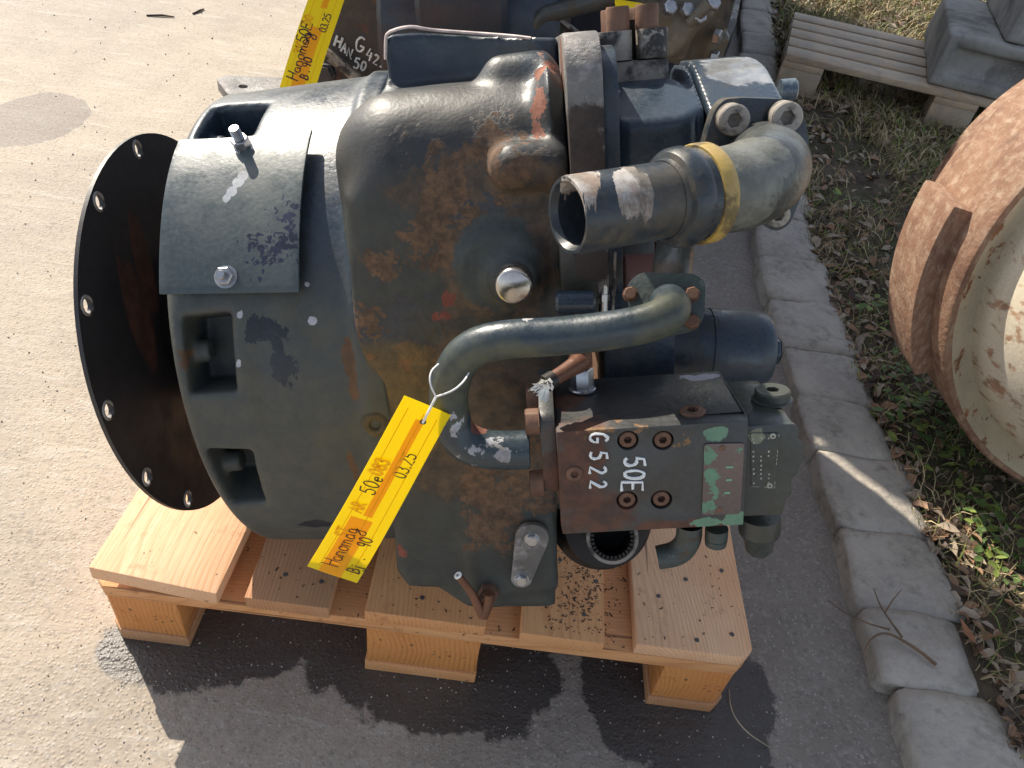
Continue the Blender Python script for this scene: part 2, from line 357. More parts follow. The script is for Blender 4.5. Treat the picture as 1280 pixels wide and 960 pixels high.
# ---- strokes for handwriting (x, y in an em box, y up)
def arc(cx, cy_, rx, ry, a0, a1, n=9): return [(cx+rx*math.cos(math.radians(a0+(a1-a0)*i/(n-1))), cy_+ry*math.sin(math.radians(a0+(a1-a0)*i/(n-1)))) for i in range(n)]
GLY = {
 'H': (.62, [[(0, 0), (.06, 1)], [(.5, 0), (.56, 1)], [(.02, .5), (.54, .55)]]),
 'h': (.5, [[(0, 0), (.06, 1)], [(.03, .4)]+arc(.22, .35, .16, .2, 150, 0, 6)+[(.38, 0)]]),
 'a': (.5, [arc(.2, .25, .19, .25, 40, 380, 12)+[(.38, .25), (.4, .02), (.48, .06)]]),
 'n': (.5, [[(0, .5), (.02, 0)], [(.02, .35)]+arc(.2, .33, .17, .18, 160, 0, 6)+[(.38, .1), (.46, .04)]]),
 'o': (.5, [arc(.22, .25, .2, .26, 80, 440, 12)+[(.46, .48)]]),
 'm': (.72, [[(0, .5), (.02, 0)], [(.02, .35)]+arc(.15, .35, .13, .16, 160, 0, 5)+[(.28, 0)], [(.28, .35)]+arc(.42, .35, .13, .16, 160, 0, 5)+[(.56, .08), (.66, .03)]]),
 'g': (.5, [arc(.2, .28, .18, .24, 40, 400, 12)+[(.4, .1), (.42, -.25)]+arc(.24, -.3, .18, .2, 0, -200, 8)+[(.5, .15)]]),
 'e': (.42, [[(.02, .25), (.34, .3)]+arc(.19, .26, .17, .24, 20, 320, 10)]),
 '5': (.55, [[(.45, 1), (.1, .96), (.06, .55)]+arc(.22, .32, .24, .3, 110, -140, 9)]),
 '0': (.55, [arc(.24, .5, .22, .48, 90, 450, 14)]),
 'E': (.5, [[(.44, 1), (.02, .98), (0, 0), (.46, .02)], [(.02, .52), (.38, .52)]]),
 'B': (.5, [[(0, 0), (.05, .95)], [(.05, .95)]+arc(.12, .72, .26, .23, 80, -80, 6)+arc(.12, .26, .3, .25, 80, -90, 6)+[(0, 0)]]),
 'j': (.32, [[(.2, .5), (.22, -.1)]+arc(.08, -.15, .14, .2, 0, -180, 6), [(.2, .72), (.22, .76)]]),
 '.': (.22, [[(.05, .0), (.09, .04), (.05, .05)]]),
 '9': (.5, [arc(.2, .68, .18, .28, 0, 360, 12)+[(.38, .6), (.3, 0)]]),
 '3': (.5, [arc(.18, .74, .2, .24, 140, -80, 8)+arc(.18, .26, .24, .26, 80, -150, 8)]),
 '2': (.52, [arc(.2, .74, .2, .24, 160, -20, 8)+[(.02, .03), (.46, .02)]]),
 'G': (.66, [arc(.3, .5, .28, .5, 50, 330, 12)+[(.56, .42), (.28, .42)]]),
 '4': (.52, [[(.18, 1), (.0, .4), (.46, .42)], [(.36, .75), (.34, 0)]]),
 'A': (.55, [[(0, 0), (.24, 1), (.46, 0)], [(.08, .38), (.4, .38)]]),
 'N': (.6, [[(0, 0), (.02, 1), (.44, 0), (.48, 1)]]),
 'V': (.55, [[(0, 1), (.2, 0), (.46, 1)]]),
 'F': (.46, [[(.42, 1), (.02, .98), (0, 0)], [(.02, .52), (.34, .52)]]),
 'T': (.5, [[(0, 1), (.48, 1)], [(.24, 1), (.24, 0)]]), 'S': (.5, [arc(.22, .74, .2, .24, 30, 250, 7)+arc(.22, .26, .22, .25, 80, -150, 7)]),
 'R': (.5, [[(0, 0), (.03, .98)]+arc(.1, .73, .28, .25, 80, -80, 6)+[(.1, .46), (.44, 0)]]),
 '8': (.5, [arc(.22, .75, .17, .23, 270, -90, 10), arc(.22, .26, .21, .26, 90, 450, 10)]),
 '1': (.3, [[(.0, .75), (.16, 1), (.16, 0)]]), ' ': (.45, [])}
def ribbon(mb, P, r, nn):
    P = [np.array(p, float) for p in P]; R = r if hasattr(r, '__len__') else [r]*len(P); V = []
    for i, p in enumerate(P):
        t = P[min(i+1, len(P)-1)]-P[max(i-1, 0)]; t = t/(np.linalg.norm(t)+1e-12); s_ = np.cross(nn, t); e = t*R[i]*(.8 if i == len(P)-1 else -.8 if i == 0 else 0)
        V += [p+s_*R[i]+e, p-s_*R[i]+e]
    mb.add(V, [(2*i, 2*i+1, 2*i+3, 2*i+2) for i in range(len(P)-1)])
def write(mb, txt, org, ex, ey, size, r, gap=.1, lift=None, wob=.03, seg=5, flat=1.):
    """ribbons along the strokes of txt; ex, ey unit vectors on the surface, lift the normal"""
    org = np.array(org, float); ex = np.array(ex, float); ey = np.array(ey, float); x = 0.
    for ch in txt:
        w, st = GLY[ch]
        for s_ in st:
            P = [org+ex*(x+p[0]+random.uniform(-wob, wob)*.4)*size+ey*(p[1]+random.uniform(-wob, wob)*.4)*size for p in s_]
            if flat < 1 and len(P) > 1: ribbon(mb, P, [r*random.uniform(.8, 1.2) for _ in P], np.cross(ex, ey))
            elif len(P) > 1: mb.tube(P, [r*random.uniform(.75, 1.25) for _ in P], seg=seg, flat=flat)
        x += w+gap
    return x*size
def nrm(v): v = np.array(v, float); return v/np.linalg.norm(v)

# ------------------------------------------------------------------ material library
DK = (.022, .030, .034); DK2 = (.034, .045, .046); RUST = (.17, .065, .028); GRIME = (.075, .052, .032); PALE = (.42, .44, .46)
def P(px, py, yg): return tuple(g(px, py, yg=yg))
def CP(px, py, R=.256):
    x, t = gcyl(px, py, R); return (x, -math.cos(t)*R, math.sin(t)*R-.003)
plain('steel_dark', (.035, .028, .024), .45, .6); plain('bolt_black', (.045, .042, .040), .42, .75, bump=.2); plain('bolt_zinc', (.42, .42, .43), .32, .9)
plain('chrome', (.50, .46, .42), .22, .95, nz=.15, scale=60, bump=.05); plain('bolt_rust', (.16, .085, .055), .7, .25, nz=.4, bump=.3)
plain('black_hole', (.006, .006, .006), .8); plain('marker_black', (.022, .008, .010), .6, bump=0, nz=.2); plain('paint_white', (.80, .82, .82), .55, nz=.08)
foil('tag_yellow', (1., .82, .0)); foil('tag_orange', (1., .52, .0)); foil('tag_print', (.90, .56, .0))
plain('string_white', (.75, .74, .72), .8); plain('rag_white', (.78, .77, .73), .9); plain('plastic_red', (.6, .03, .05), .4)
painted('disc_iron', (.036, .032, .032), (.024, .021, .022), .45, metal=.0, grit=400, bump=.12, layers=[
    dict(c=(.12, .042, .018), s=22, t=.62, w=.12, amp=1.4, st=(1, 1, .25), spots=[(g(172, 400, xg=0), .105, (1, 3.0, 1)), (g(176, 330, xg=0), .09, (1, 3.2, 1))], a=.85, rough=.85)])
painted('bell_paint', (.017, .031, .052), (.036, .047, .056), .37, layers=[
    dict(c=(.024, .023, .020), s=45, t=.60, w=.10, st=(1, 1, .10), a=.65, rough=.5), dict(c=(.090, .084, .056), c2=(.055, .058, .050), s=9, d=9, s2=40, t=.42, w=.2, spots=[(CP(330, 520, .247), .17), (CP(300, 640, .247), .17), (CP(390, 600, .247), .15)], a=.62, rough=.62),
    dict(c=(.012, .014, .022), s=26, t=.62, w=.015, amp=2.6, spots=[(CP(350, 450, .247), .032, (1.9, 1, .8)), (CP(325, 410, .247), .026), (CP(395, 655, .247), .032, (.7, 1, 3))], k=.4, rough=.3),
    dict(c=(.46, .46, .50), c2=(.30, .30, .33), s=45, t=.655, w=.012, spots=[(CP(391, 401, .247), .008), (CP(299, 393, .247), .010), (CP(385, 355, .247), .006), (CP(222, 455, .247), .009), (CP(296, 455, .247), .008)], k=.62, rough=.6, h=-.4),
    dict(c=(.15, .07, .03), s=18, t=.60, w=.05, amp=3., spots=[(CP(441, 480, .25), .022, (2.5, 1, .5)), (CP(443, 590, .25), .022, (2.5, 1, .5)), (CP(232, 445, .24), .02)], k=.4, a=.8)])
painted('cover_paint', (.038, .054, .062), (.060, .073, .072), .40, layers=[
    dict(c=(.66, .65, .62), s=40, t=.60, w=.012, amp=2., spots=[(CP(245, 181), .020, (.7, 1.6, 1.6)), (CP(268, 181), .018, (.7, 1.6, 1.6)), (CP(330, 177), .022, (.6, 1.6, 1.6)), (CP(352, 178), .018, (.7, 1.6, 1.6)), (CP(290, 178), .016, (.7, 1.6, 1.6)), (CP(212, 186), .014)], k=.5, rough=.6),
    dict(c=(.02, .025, .05), s=150, t=.86, w=.01, amp=4., spots=[(CP(352, 305), .036), (CP(366, 275), .024), (CP(330, 320), .03)], k=.42, rough=.3, h=-.5),
    dict(c=(.35, .37, .40), s=22, t=.66, w=.02, spots=[(CP(305, 220), .009), (CP(298, 229), .009), (CP(290, 239), .008), (CP(283, 248), .006)], k=.4, rough=.5)], bump=.25)
CASE_L = [
    dict(c=(.036, .032, .026), c2=(.022, .023, .024), s=5, s2=20, t=.34, w=.2, spots=[(P(560, 330, -.25), .20), (P(500, 280, -.25), .12), (P(560, 480, -.25), .18), (P(600, 600, -.25), .20), (P(560, 700, -.25), .16), (P(650, 260, -.26), .12)], a=.9, rough=.5),
    dict(c=(.070, .050, .032), c2=(.034, .028, .022), s=7, d=9, s2=90, t=.52, w=.2, amp=1.6, spots=[(P(600, 560, -.25), .14), (P(560, 690, -.25), .12), (P(630, 720, -.25), .10), (P(520, 600, -.25), .09)], a=.8, rough=.65),
    dict(c=(.022, .021, .020), s=45, t=.58, w=.10, st=(1, 1, .10), a=.6, rough=.45),
    dict(c=(.105, .068, .042), c2=(.045, .034, .027), s=15, d=10, dr=.74, s2=70, t=.66, w=.10, amp=3.2, spots=[(P(600, 300, -.25), .13), (P(520, 420, -.25), .10), (P(600, 560, -.25), .13), (P(560, 620, -.25), .12), (P(655, 250, -.26), .07)], k=.34, a=.92, rough=.74, hn=160),
    dict(c=(.040, .046, .040), c2=(.026, .030, .028), s=13, s2=50, t=.50, w=.05, spots=[(P(620, 700, -.25), .13), (P(520, 690, -.25), .08), (P(480, 330, -.25), .08)], k=.4, a=.85, rough=.6),
    dict(c=(.155, .090, .052), c2=(.07, .045, .03), s=38, d=9, dr=.72, s2=120, t=.70, w=.06, amp=3.4, spots=[(P(610, 200, -.25), .05), (P(575, 250, -.25), .055), (P(480, 330, -.25), .03), (P(560, 300, -.25), .05), (P(520, 450, -.25), .04), (P(455, 420, -.25), .04), (P(640, 600, -.25), .08), (P(620, 640, -.25), .06)], k=.36, rough=.9, h=.5, hn=300),
    dict(c=(.015, .017, .026), c2=(.03, .032, .040), s=44, s2=160, t=.72, w=.03, amp=3., spots=[(P(510, 400, -.25), .05), (P(460, 430, -.25), .03), (P(600, 290, -.25), .04)], k=.4, rough=.4, h=-.4),
    dict(c=(.030, .036, .034), c2=(.042, .052, .048), s=16, t=.42, w=.06, amp=.8, spots=[(P(622, 325, -.26), .048)], k=.7, rough=.45),
    dict(c=(.26, .075, .05), s=60, amp=2.5, t=.70, w=.01, spots=[(P(513, 450, -.25), .016), (P(558, 372, -.25), .013), (P(553, 392, -.25), .013), (P(462, 446, -.25), .007), (P(474, 471, -.25), .010), (P(500, 692, -.25), .012), (P(463, 545, -.25), .014), (P(460, 545, -.25), .01, (1, 1, .4))], k=.68, rough=.8),
    dict(c=(.17, .11, .03), s=9, t=.52, w=.1, spots=[(P(500, 500, -.25), .075), (P(435, 545, -.25), .05)], k=.5, a=.6, rough=.7),
    dict(c=(.30, .13, .085), c2=(.19, .075, .05), s=40, d=9, t=.72, w=.03, amp=3., spots=[(P(676, 110, -.2), .040, (2.2, 1, .7)), (P(672, 70, -.1), .035), (P(648, 75, -.17), .022), (P(676, 150, -.24), .03, (2.2, 1, .7))], k=.5, rough=.9, hn=500)]
painted('case_paint', (.016, .028, .046), (.034, .045, .054), .33, layers=CASE_L, bump=.30, grit=320, bd=.0012)
painted('plate_paint', (.17, .165, .155), (.075, .068, .062), .5, layers=[
    dict(c=(.28, .26, .25), c2=(.16, .14, .13), s=24, s2=120, t=.50, w=.05, rough=.7, hn=300),
    dict(c=(.20, .085, .05), s=20, t=.56, w=.03, spots=[(P(720, 90, -.2), .05), (P(695, 130, -.2), .04)], k=.3, rough=.9),
    dict(c=(.05, .035, .028), s=18, t=.54, w=.05, spots=[(P(712, 230, -.27), .08), (P(705, 320, -.26), .06)], k=.3, rough=.7)], bump=.5)
painted('pump_paint', (.016, .028, .046), (.028, .042, .056), .28, layers=[
    dict(c=(.36, .37, .38), c2=(.22, .24, .27), s=18, t=.62, w=.06, amp=1.6, spots=[(P(915, 92, -.15), .045), (P(955, 96, -.15), .045)], a=.8, rough=.45),  # pale spots paint the sunlit look of the pump top
    dict(c=(.32, .33, .34), c2=(.22, .24, .27), s=34, t=.665, w=.012, rough=.6, h=-.4),
    dict(c=(.060, .050, .034), c2=(.03, .028, .022), s=11, t=.56, w=.08, a=.7, rough=.6)], bump=.35)
painted('pump_top_paint', (.05, .075, .10), (.16, .19, .21), .3, layers=[
    dict(c=(.42, .43, .44), c2=(.30, .31, .33), s=14, t=.52, w=.03, spots=[(P(930, 95, -.05), .07), (P(970, 100, -.05), .06)], k=.4, rough=.5),
    dict(c=(.30, .16, .09), s=30, t=.60, w=.03, spots=[(P(960, 90, -.05), .03)], k=.4)], bump=.35)
painted('tube_paint', (.014, .020, .028), (.028, .036, .043), .32, layers=[
    dict(c=(.40, .38, .36), c2=(.22, .16, .12), s=16, st=(3.5, 1, .5), t=.58, w=.012, spots=[(P(785, 235, -.4), .03, (2.2, 1, 1)), (P(730, 250, -.4), .025), (P(808, 240, -.4), .022, (2.5, 1, .8))], k=.38, rough=.6),
    dict(c=(.10, .08, .055), c2=(.05, .045, .035), s=20, t=.58, w=.06, a=.8, rough=.6)], bump=.35)
painted('elbow_paint', (.030, .035, .036), (.062, .064, .055), .34, layers=[
    dict(c=(.22, .22, .19), c2=(.12, .12, .10), s=30, t=.56, w=.05, spots=[(P(930, 210, -.36), .05)], k=.3, a=.7, rough=.5),
    dict(c=(.085, .055, .03), s=12, t=.58, w=.05, a=.7, rough=.7)], bump=.5)
painted('band_yellow', (.52, .36, .07), (.32, .22, .07), .42, layers=[dict(c=(.10, .075, .04), s=30, t=.56, w=.05, a=.8)], bump=.3)
painted('pipe_paint', (.016, .028, .044), (.030, .042, .048), .34, layers=[
    dict(c=(.10, .10, .058), c2=(.05, .056, .038), s=16, t=.60, w=.14, amp=1.6, spots=[(P(835, 412, -.36), .045), (P(720, 442, -.36), .035, (.35, 1, 1)), (P(640, 442, -.36), .035, (.5, 1, 1)), (P(570, 500, -.36), .04)], a=.7, rough=.5),
    dict(c=(.42, .44, .46), c2=(.22, .19, .18), s=48, s2=50, d=9, t=.86, w=.03, amp=3., spots=[(P(705, 408, -.36), .018), (P(688, 420, -.36), .014), (P(660, 397, -.36), .008), (P(572, 512, -.34), .012), (P(600, 566, -.36), .026, (.7, 1, 1)), (P(578, 548, -.36), .022, (1.3, 1, .7)), (P(622, 572, -.36), .022, (.6, 1, 1.6)), (P(568, 520, -.36), .014)], k=.6, rough=.55, h=.4),
    dict(c=(.20, .075, .05), s=40, t=.66, w=.012, spots=[(P(592, 530, -.34), .018), (P(695, 420, -.36), .010)], k=.55, rough=.8)], bump=.3)
painted('flange_green', (.034, .044, .042), (.052, .066, .060), .45, layers=[
    dict(c=(.12, .15, .13), c2=(.06, .08, .07), s=80, t=.62, w=.03, rough=.7), dict(c=(.11, .055, .03), s=18, t=.58, w=.04, rough=.8, a=.8)], bump=.6)
painted('block_paint', (.030, .032, .034), (.048, .048, .046), .40, layers=[
    dict(c=(.125, .050, .030), c2=(.060, .032, .022), s=20, d=9, s2=60, t=.62, w=.16, amp=2.2, spots=[(P(706, 605, -.36), .052, (1.2, 1, .8)), (P(730, 560, -.36), .036), (P(750, 650, -.36), .045), (P(840, 660, -.36), .035, (.5, 1, 3)), (P(700, 500, -.31), .03)], k=.55, rough=.75),
    dict(c=(.060, .052, .034), c2=(.03, .03, .028), s=26, t=.60, w=.12, a=.6, rough=.5),
    dict(c=(.14, .26, .165), c2=(.11, .21, .14), s=26, t=.60, w=.015, amp=2.2, spots=[(P(897, 541, -.36), .017, (.8, 1, 1.5)), (P(880, 652, -.36), .012, (.6, 1, 1.6)), (P(918, 648, -.36), .014)], k=.62, rough=.6),
    dict(c=(.42, .40, .46), c2=(.34, .30, .33), s=20, t=.60, w=.012, spots=[(P(880, 482, -.28), .022, (.7, 1.2, 1)), (P(860, 483, -.28), .018, (.7, 1, 1)), (P(900, 488, -.29), .014, (1, 1, 1))], k=.62, rough=.5),
    dict(c=(.24, .14, .07), s=90, t=1.02, w=.02, amp=3., spots=[(P(850, 555, -.36), .02), (P(800, 540, -.36), .02), (P(750, 535, -.36), .03, (.5, 1, 2))], rough=.9)], bump=.3)
painted('plate_name', (.155, .115, .105), (.11, .085, .078), .42, metal=.35, layers=[
    dict(c=(.13, .26, .165), c2=(.10, .20, .13), s=95, t=.80, w=.012, amp=3.2, spots=[(P(885, 575, -.361), .018, (1.8, 1, .8)), (P(893, 598, -.361), .014, (1.3, 1, 1)), (P(885, 632, -.361), .012), (P(921, 562, -.361), .007), (P(890, 615, -.361), .012)], k=.42, rough=.6)], bump=.2)
painted('regulator_paint', (.020, .028, .038), (.048, .052, .042), .34, layers=[
    dict(c=(.055, .060, .042), s=12, t=.55, w=.07, a=.8, rough=.5), dict(c=(.26, .27, .19), s=60, t=.66, w=.02, spots=[(P(945, 545, -.35), .012)], k=.45, rough=.6)], bump=.35)
painted('red_wall', (.20, .075, .062), (.13, .055, .048), .55, layers=[dict(c=(.07, .05, .04), s=10, t=.56, w=.06, a=.7)], bump=.3)
painted('clamp_grey', (.36, .32, .27), (.19, .165, .14), .5, layers=[
    dict(c=(.035, .030, .028), s=24, t=.52, w=.06, rough=.6), dict(c=(.38, .34, .29), s=26, t=.62, w=.02, rough=.8, h=.3)], bump=.5)
painted('olive_iron', (.065, .060, .042), (.035, .034, .028), .5, layers=[dict(c=(.02, .018, .016), s=10, t=.55, w=.08, a=.8)], bump=.5)
painted('copper_rust', (.19, .075, .035), (.10, .045, .028), .5, metal=.3, bump=.35)

# ------------------------------------------------------------------ the gearbox
GB = thing('gearbox', 'big worn dark blue-grey gearbox lying on the light wooden pallet in the middle', 'gearbox', GM, local=True)
YV = np.array([0, -1., 0]); XV = np.array([1., 0, 0]); ZV = np.array([0, 0, 1.])
def pl(px, py, yg): return g(px, py, yg=yg)
# flexplate disc with its ring of holes
hol = [g(*q, xg=0) for q in ((169, 187), (120, 252), (100, 381), (124, 521), (177, 609), (232, 628))]
DR = .2097
ha = [math.atan2(h[2], -h[1]) for h in hol]
angs = list(ha); a = ha[0] + .55
while a < ha[-1] + 2*math.pi - .4: angs.append(a); a += .565
mb = MB(); mb.prism(circle((0, 0), DR, 96), (-.0015, 0, 0), (0, -1, 0), (0, 0, 1), (.004, 0, 0), holes=[circle((math.cos(t)*.197, math.sin(t)*.197), .0073, 16) for t in angs])
disc = obj('flexplate', mb, 'disc_iron', GB)
mb = MB(); mb.lathe([(0, .0098), (.0012, .0090), (.0012, .0074), (0, .0071)], (0, 0, 0), (0, 0, 1), 16, close=False); hrm = mesh_of(mb, 'clamp_grey')
for t in angs: inst('hole_rim', hrm, disc, frame((.0026, -math.cos(t)*.197, math.sin(t)*.197), (1, 0, 0)))
mb = MB(); mb.lathe([(.003, .07), (.02, .085), (.10, .085)], (0, 0, 0), (1, 0, 0), 64); obj('torque_converter', mb, 'steel_dark', GB)

# bell housing
RB = lambda x: .243+.007*np.clip((x-.09)/.17, 0, 1)
def win(c0, c1, c2, c3):
    L = [gcyl(*q, .246) for q in (c0, c1, c2, c3)]; return [(max(x, .108), t*.246) for x, t in L]
WIN = [win((228, 399), (284, 393), (291, 488), (228, 492)), win((254, 568), (311, 568), (328, 630), (270, 634)), win((272, 130), (332, 130), (312, 166), (247, 166))]
more = []
for k in range(1, 5):
    dth = math.radians(38)*k
    more.append([(x, (t/.246+dth)*.246+.0) for x, t in WIN[2]])
WIN += more
def bell(X, Y, Z):
    r = np.sqrt(Y*Y+(Z+.003)**2); th = np.arctan2(Z+.003, -Y)
    rd = .012; a = r-RB(X)+rd; b = np.abs(X-.1785)-.0845+rd
    d = np.sqrt(np.maximum(a, 0)**2+np.maximum(b, 0)**2)+np.minimum(np.maximum(a, b), 0)-rd
    d = smin(d, sd_cyl(X, Y, Z, (.255, 0, -.003), (.275, 0, -.003), .253), .01)
    d = np.maximum(d, -(np.maximum(r-.180, X-.13)))
    for i, w_ in enumerate(WIN):
        cx = sum(p[0] for p in w_)/4; ct = sum(p[1] for p in w_)/4
        T = th*.246; T = ct+((T-ct+math.pi*.246) % (2*math.pi*.246)-math.pi*.246)
        q = sd_poly(X, T, w_) - .002
        d = smax(d, -np.maximum(q, .198-r), .006)
        d = smin(d, sd_cyl(X, Y, Z, (.10, -math.cos(ct/.246)*.218, math.sin(ct/.246)*.218-.003), (.121, -math.cos(ct/.246)*.218, math.sin(ct/.246)*.218-.003), .010, .002), .003)
    return d
me = surf_nets(bell, (.08, -.265, -.27), (.285, .265, .265), .0034); me.name = 'bell_housing'
bh = obj('bell_housing', me, 'bell_paint', GB)
# cover plate over a window, curved, standing slightly off
def cyp(x, t, R): return np.array([x, -math.cos(t)*R, math.sin(t)*R-.003])
cc = [gcyl(*q, .256) for q in ((222, 171), (392, 168), (376, 366), (196, 367))]
mb = MB(); n1, n2 = 14, 22; V = []; F = []
for lay in (0, 1):
    for i in range(n1+1):
        for j in range(n2+1):
            u, v = i/n1, j/n2; x = (1-v)*((1-u)*cc[0][0]+u*cc[1][0])+v*((1-u)*cc[3][0]+u*cc[2][0]); t = (1-v)*((1-u)*cc[0][1]+u*cc[1][1])+v*((1-u)*cc[3][1]+u*cc[2][1])
            R = .2535+.008*u**2+.001*math.sin(v*5)
            V.append(cyp(x, t, R-.003*lay))
m = (n1+1)*(n2+1); ix = lambda l, i, j: l*m+i*(n2+1)+j
for i in range(n1):
    for j in range(n2): F += [(ix(0, i, j), ix(0, i, j+1), ix(0, i+1, j+1), ix(0, i+1, j)), (ix(1, i, j), ix(1, i+1, j), ix(1, i+1, j+1), ix(1, i, j+1))]
for i in range(n1): F += [(ix(0, i, 0), ix(0, i+1, 0), ix(1, i+1, 0), ix(1, i, 0)), (ix(0, i+1, n2), ix(0, i, n2), ix(1, i, n2), ix(1, i+1, n2))]
for j in range(n2): F += [(ix(0, 0, j+1), ix(0, 0, j), ix(1, 0, j), ix(1, 0, j+1)), (ix(0, n1, j), ix(0, n1, j+1), ix(1, n1, j+1), ix(1, n1, j))]
mb.add(V, F); cov = obj('cover_plate', mb, 'cover_paint', GB, bev=.0008)
def hexmesh(r, h, m='bolt_zinc', bev=.0012, washer=0., stud=0.):
    mb = MB()
    if washer: mb.cyl((0, 0, 0), (0, 0, .0015), washer, seg=20)
    mb.lathe([(.0014 if washer else 0, r), (h-r*.12, r), (h, r*.86)], (0, 0, 0), (0, 0, 1), 6, smooth=False)
    if stud: mb.lathe([(h-.001, r*.5), (h+stud-.001, r*.5), (h+stud, r*.42)], (0, 0, 0), (0, 0, 1), 14)
    else: mb.lathe([(h-.0002, r*.80), (h+.0004, r*.74)], (0, 0, 0), (0, 0, 1), 20)
    return mesh_of(mb, m, auto=30)
def sockmesh(r, h, m='bolt_black'):
    mb = MB(); k = r*.50
    mb.lathe([(0, r), (h-r*.10, r), (h, r*.90)], (0, 0, 0), (0, 0, 1), 28, close=False)
    mb.prism(circle((0, 0), r*.90, 28), (0, 0, h), (1, 0, 0), (0, 1, 0), (0, 0, -.0004), holes=[circle((0, 0), k, 6)])
    mb.lathe([(h-.0002, k), (h-r*.7, k)], (0, 0, 0), (0, 0, 1), 6, smooth=False, close=False)
    mb.prism(circle((0, 0), k*1.01, 6), (0, 0, h-r*.7), (1, 0, 0), (0, 1, 0), (0, 0, -.0005))
    return mesh_of(mb, m, auto=30)
def studmesh():
    mb = MB(); mb.cyl((0, 0, 0), (0, 0, .0015), .0095, seg=20); mb.lathe([(.0014, .0080), (.009, .0080), (.0098, .0068)], (0, 0, 0), (0, 0, 1), 6, smooth=False)
    pr = []
    for i in range(13): pr += [(.0095+i*.0009, .0046), (.00995+i*.0009, .0040)]
    mb.lathe(pr, (0, 0, 0), (0, 0, 1), 14); return mesh_of(mb, 'bolt_zinc', auto=30)
x, t = gcyl(304, 184, .2545); inst('stud_bolt', studmesh(), GB, frame(cyp(x, t, .2545), (cyp(0, t, 1)-cyp(0, t, 0)), .3))
x, t = gcyl(282, 346, .256); inst('hex_nut', hexmesh(.0078, .007, washer=.0095, stud=.005), GB, frame(cyp(x, t, .2545), (cyp(0, t, 1)-cyp(0, t, 0)), .2))

# main casing
cq = lambda px, py, yg=-.25: tuple(g(px, py, yg=yg)[[0, 2]])
POLY = [cq(434, 250), cq(440, 400), (.248, -.03), (.247, -.10), cq(489, 652), cq(494, 720), cq(508, 739), cq(546, 740), cq(572, 757), cq(584, 765), cq(695, 764), (.412, 0), (.414, .16), (.30, .19)]
b1 = g(628, 98, yg=-.19); b1e = g(668, 92, yg=-.19); b2 = g(640, 205, yg=-.252); b2e = g(690, 205, yg=-.252)
bd_ = g(626, 338, yg=-.25); ld = g(622, 497, yg=-.25); pg_ = g(470, 528, yg=-.25); cap_ = g(642, 357, yg=-.284); cap_[1] = -.25; ov = g(655, 686, yg=-.25); hx = g(612, 738, yg=-.25)
NP = rng.random((40, 3))
def casing(X, Y, Z):
    d = sd_box(X, Y, Z, (.3625, .01, .065), (.112, .26, .172), .055)
    yf = -.25
    low = extr(sd_poly(X, Z, POLY), Y, yf, .20, .012)
    d = smin(d, low, .02)
    # raised left shoulder and the neck on top
    neck = sd_box(X, Y, Z, (.365, -.01, .2), (.077, .130, .078), .009); neck = np.maximum(neck, Z-(.2805-.115*(X-.29))); neck = np.maximum(neck, -sd_cyl(X, Y, Z, (.345, -.235, .2), (.345, -.235, .36), .118))
    cut = sd_cyl(X, Y, Z, (.345, -.20, .40), (.345, -.165, .05), .055)
    d = smin(d, neck, .016)
    flr = sd_box(X, Y, Z, (.421, 0, .05), (.011, .27, .214), .05); d = smin(d, flr, .012)
    d = smin(d, sd_cap(X, Y, Z, b1, b1e, .0165), .014)
    d = smin(d, sd_cap(X, Y, Z, b2-np.array([0, .008, 0]), b2e-np.array([0, .004, 0]), .0165), .010)
    e = np.sqrt((X-bd_[0])**2+(Z-bd_[2])**2+((Y+.25)*2.2)**2)-.040; e = np.maximum(e, -.262-Y); d = smin(d, e, .006)
    d = smin(d, sd_cyl(X, Y, Z, cap_-np.array([0, .020, 0]), cap_+np.array([0, .02, 0]), .0175, .004), .012)
    e = sd_cyl(X, Y, Z, ld+np.array([0, -.008, 0]), ld+np.array([0, .02, 0]), .0225, .005); d = smin(d, e, .006)
    d = smin(d, sd_cyl(X, Y, Z, pg_+np.array([0, -.006, 0]), pg_+np.array([0, .02, 0]), .0115, .003), .003)
    d = smax(d, -sd_cyl(X, Y, Z, pg_+np.array([0, -.03, 0]), pg_+np.array([0, .015, 0]), .0048), .002)
    d = smin(d, sd_cyl(X, Y, Z, hx+np.array([0, -.004, 0]), hx+np.array([0, .02, 0]), .016, .004), .01)
    # ledge line above the lower cover area
    l0 = g(575, 640, yg=-.25); l1 = g(690, 640, yg=-.25)
    d = smin(d, sd_box(X, Y, Z, ((l0[0]+l1[0])/2, -.245, (l0[2]+l1[2])/2-.045), ((l1[0]-l0[0])/2, .009, .042), .006), .008)
    d = np.maximum(d, X-.4318)
    w = (np.sin(X*61+Z*37)*np.sin(Z*53-Y*41+1)+.5*np.sin(X*140+1.3)*np.sin(Z*117+Y*90))*.0005
    return d+w
me = surf_nets(casing, (.235, -.29, -.27), (.44, .29, .30), .0031); me.name = 'main_casing'
case = obj('main_casing', me, 'case_paint', GB)
plain('bare_edge', (.62, .50, .46), .6, nz=.3, scale=80)
mb = MB(); mb.tube([g(482, 74, yg=-.13), g(482, 50, yg=-.134), g(484, 41, yg=-.136), g(500, 35, yg=-.138), g(516, 33, yg=-.136), g(530, 36, yg=-.128), g(545, 38, yg=-.118), g(600, 42, yg=-.118), g(640, 45, yg=-.130), g(664, 48, yg=-.136)], .0014, 6, sub=1); obj('bare_rim_edge', mb, 'bare_edge', GB)
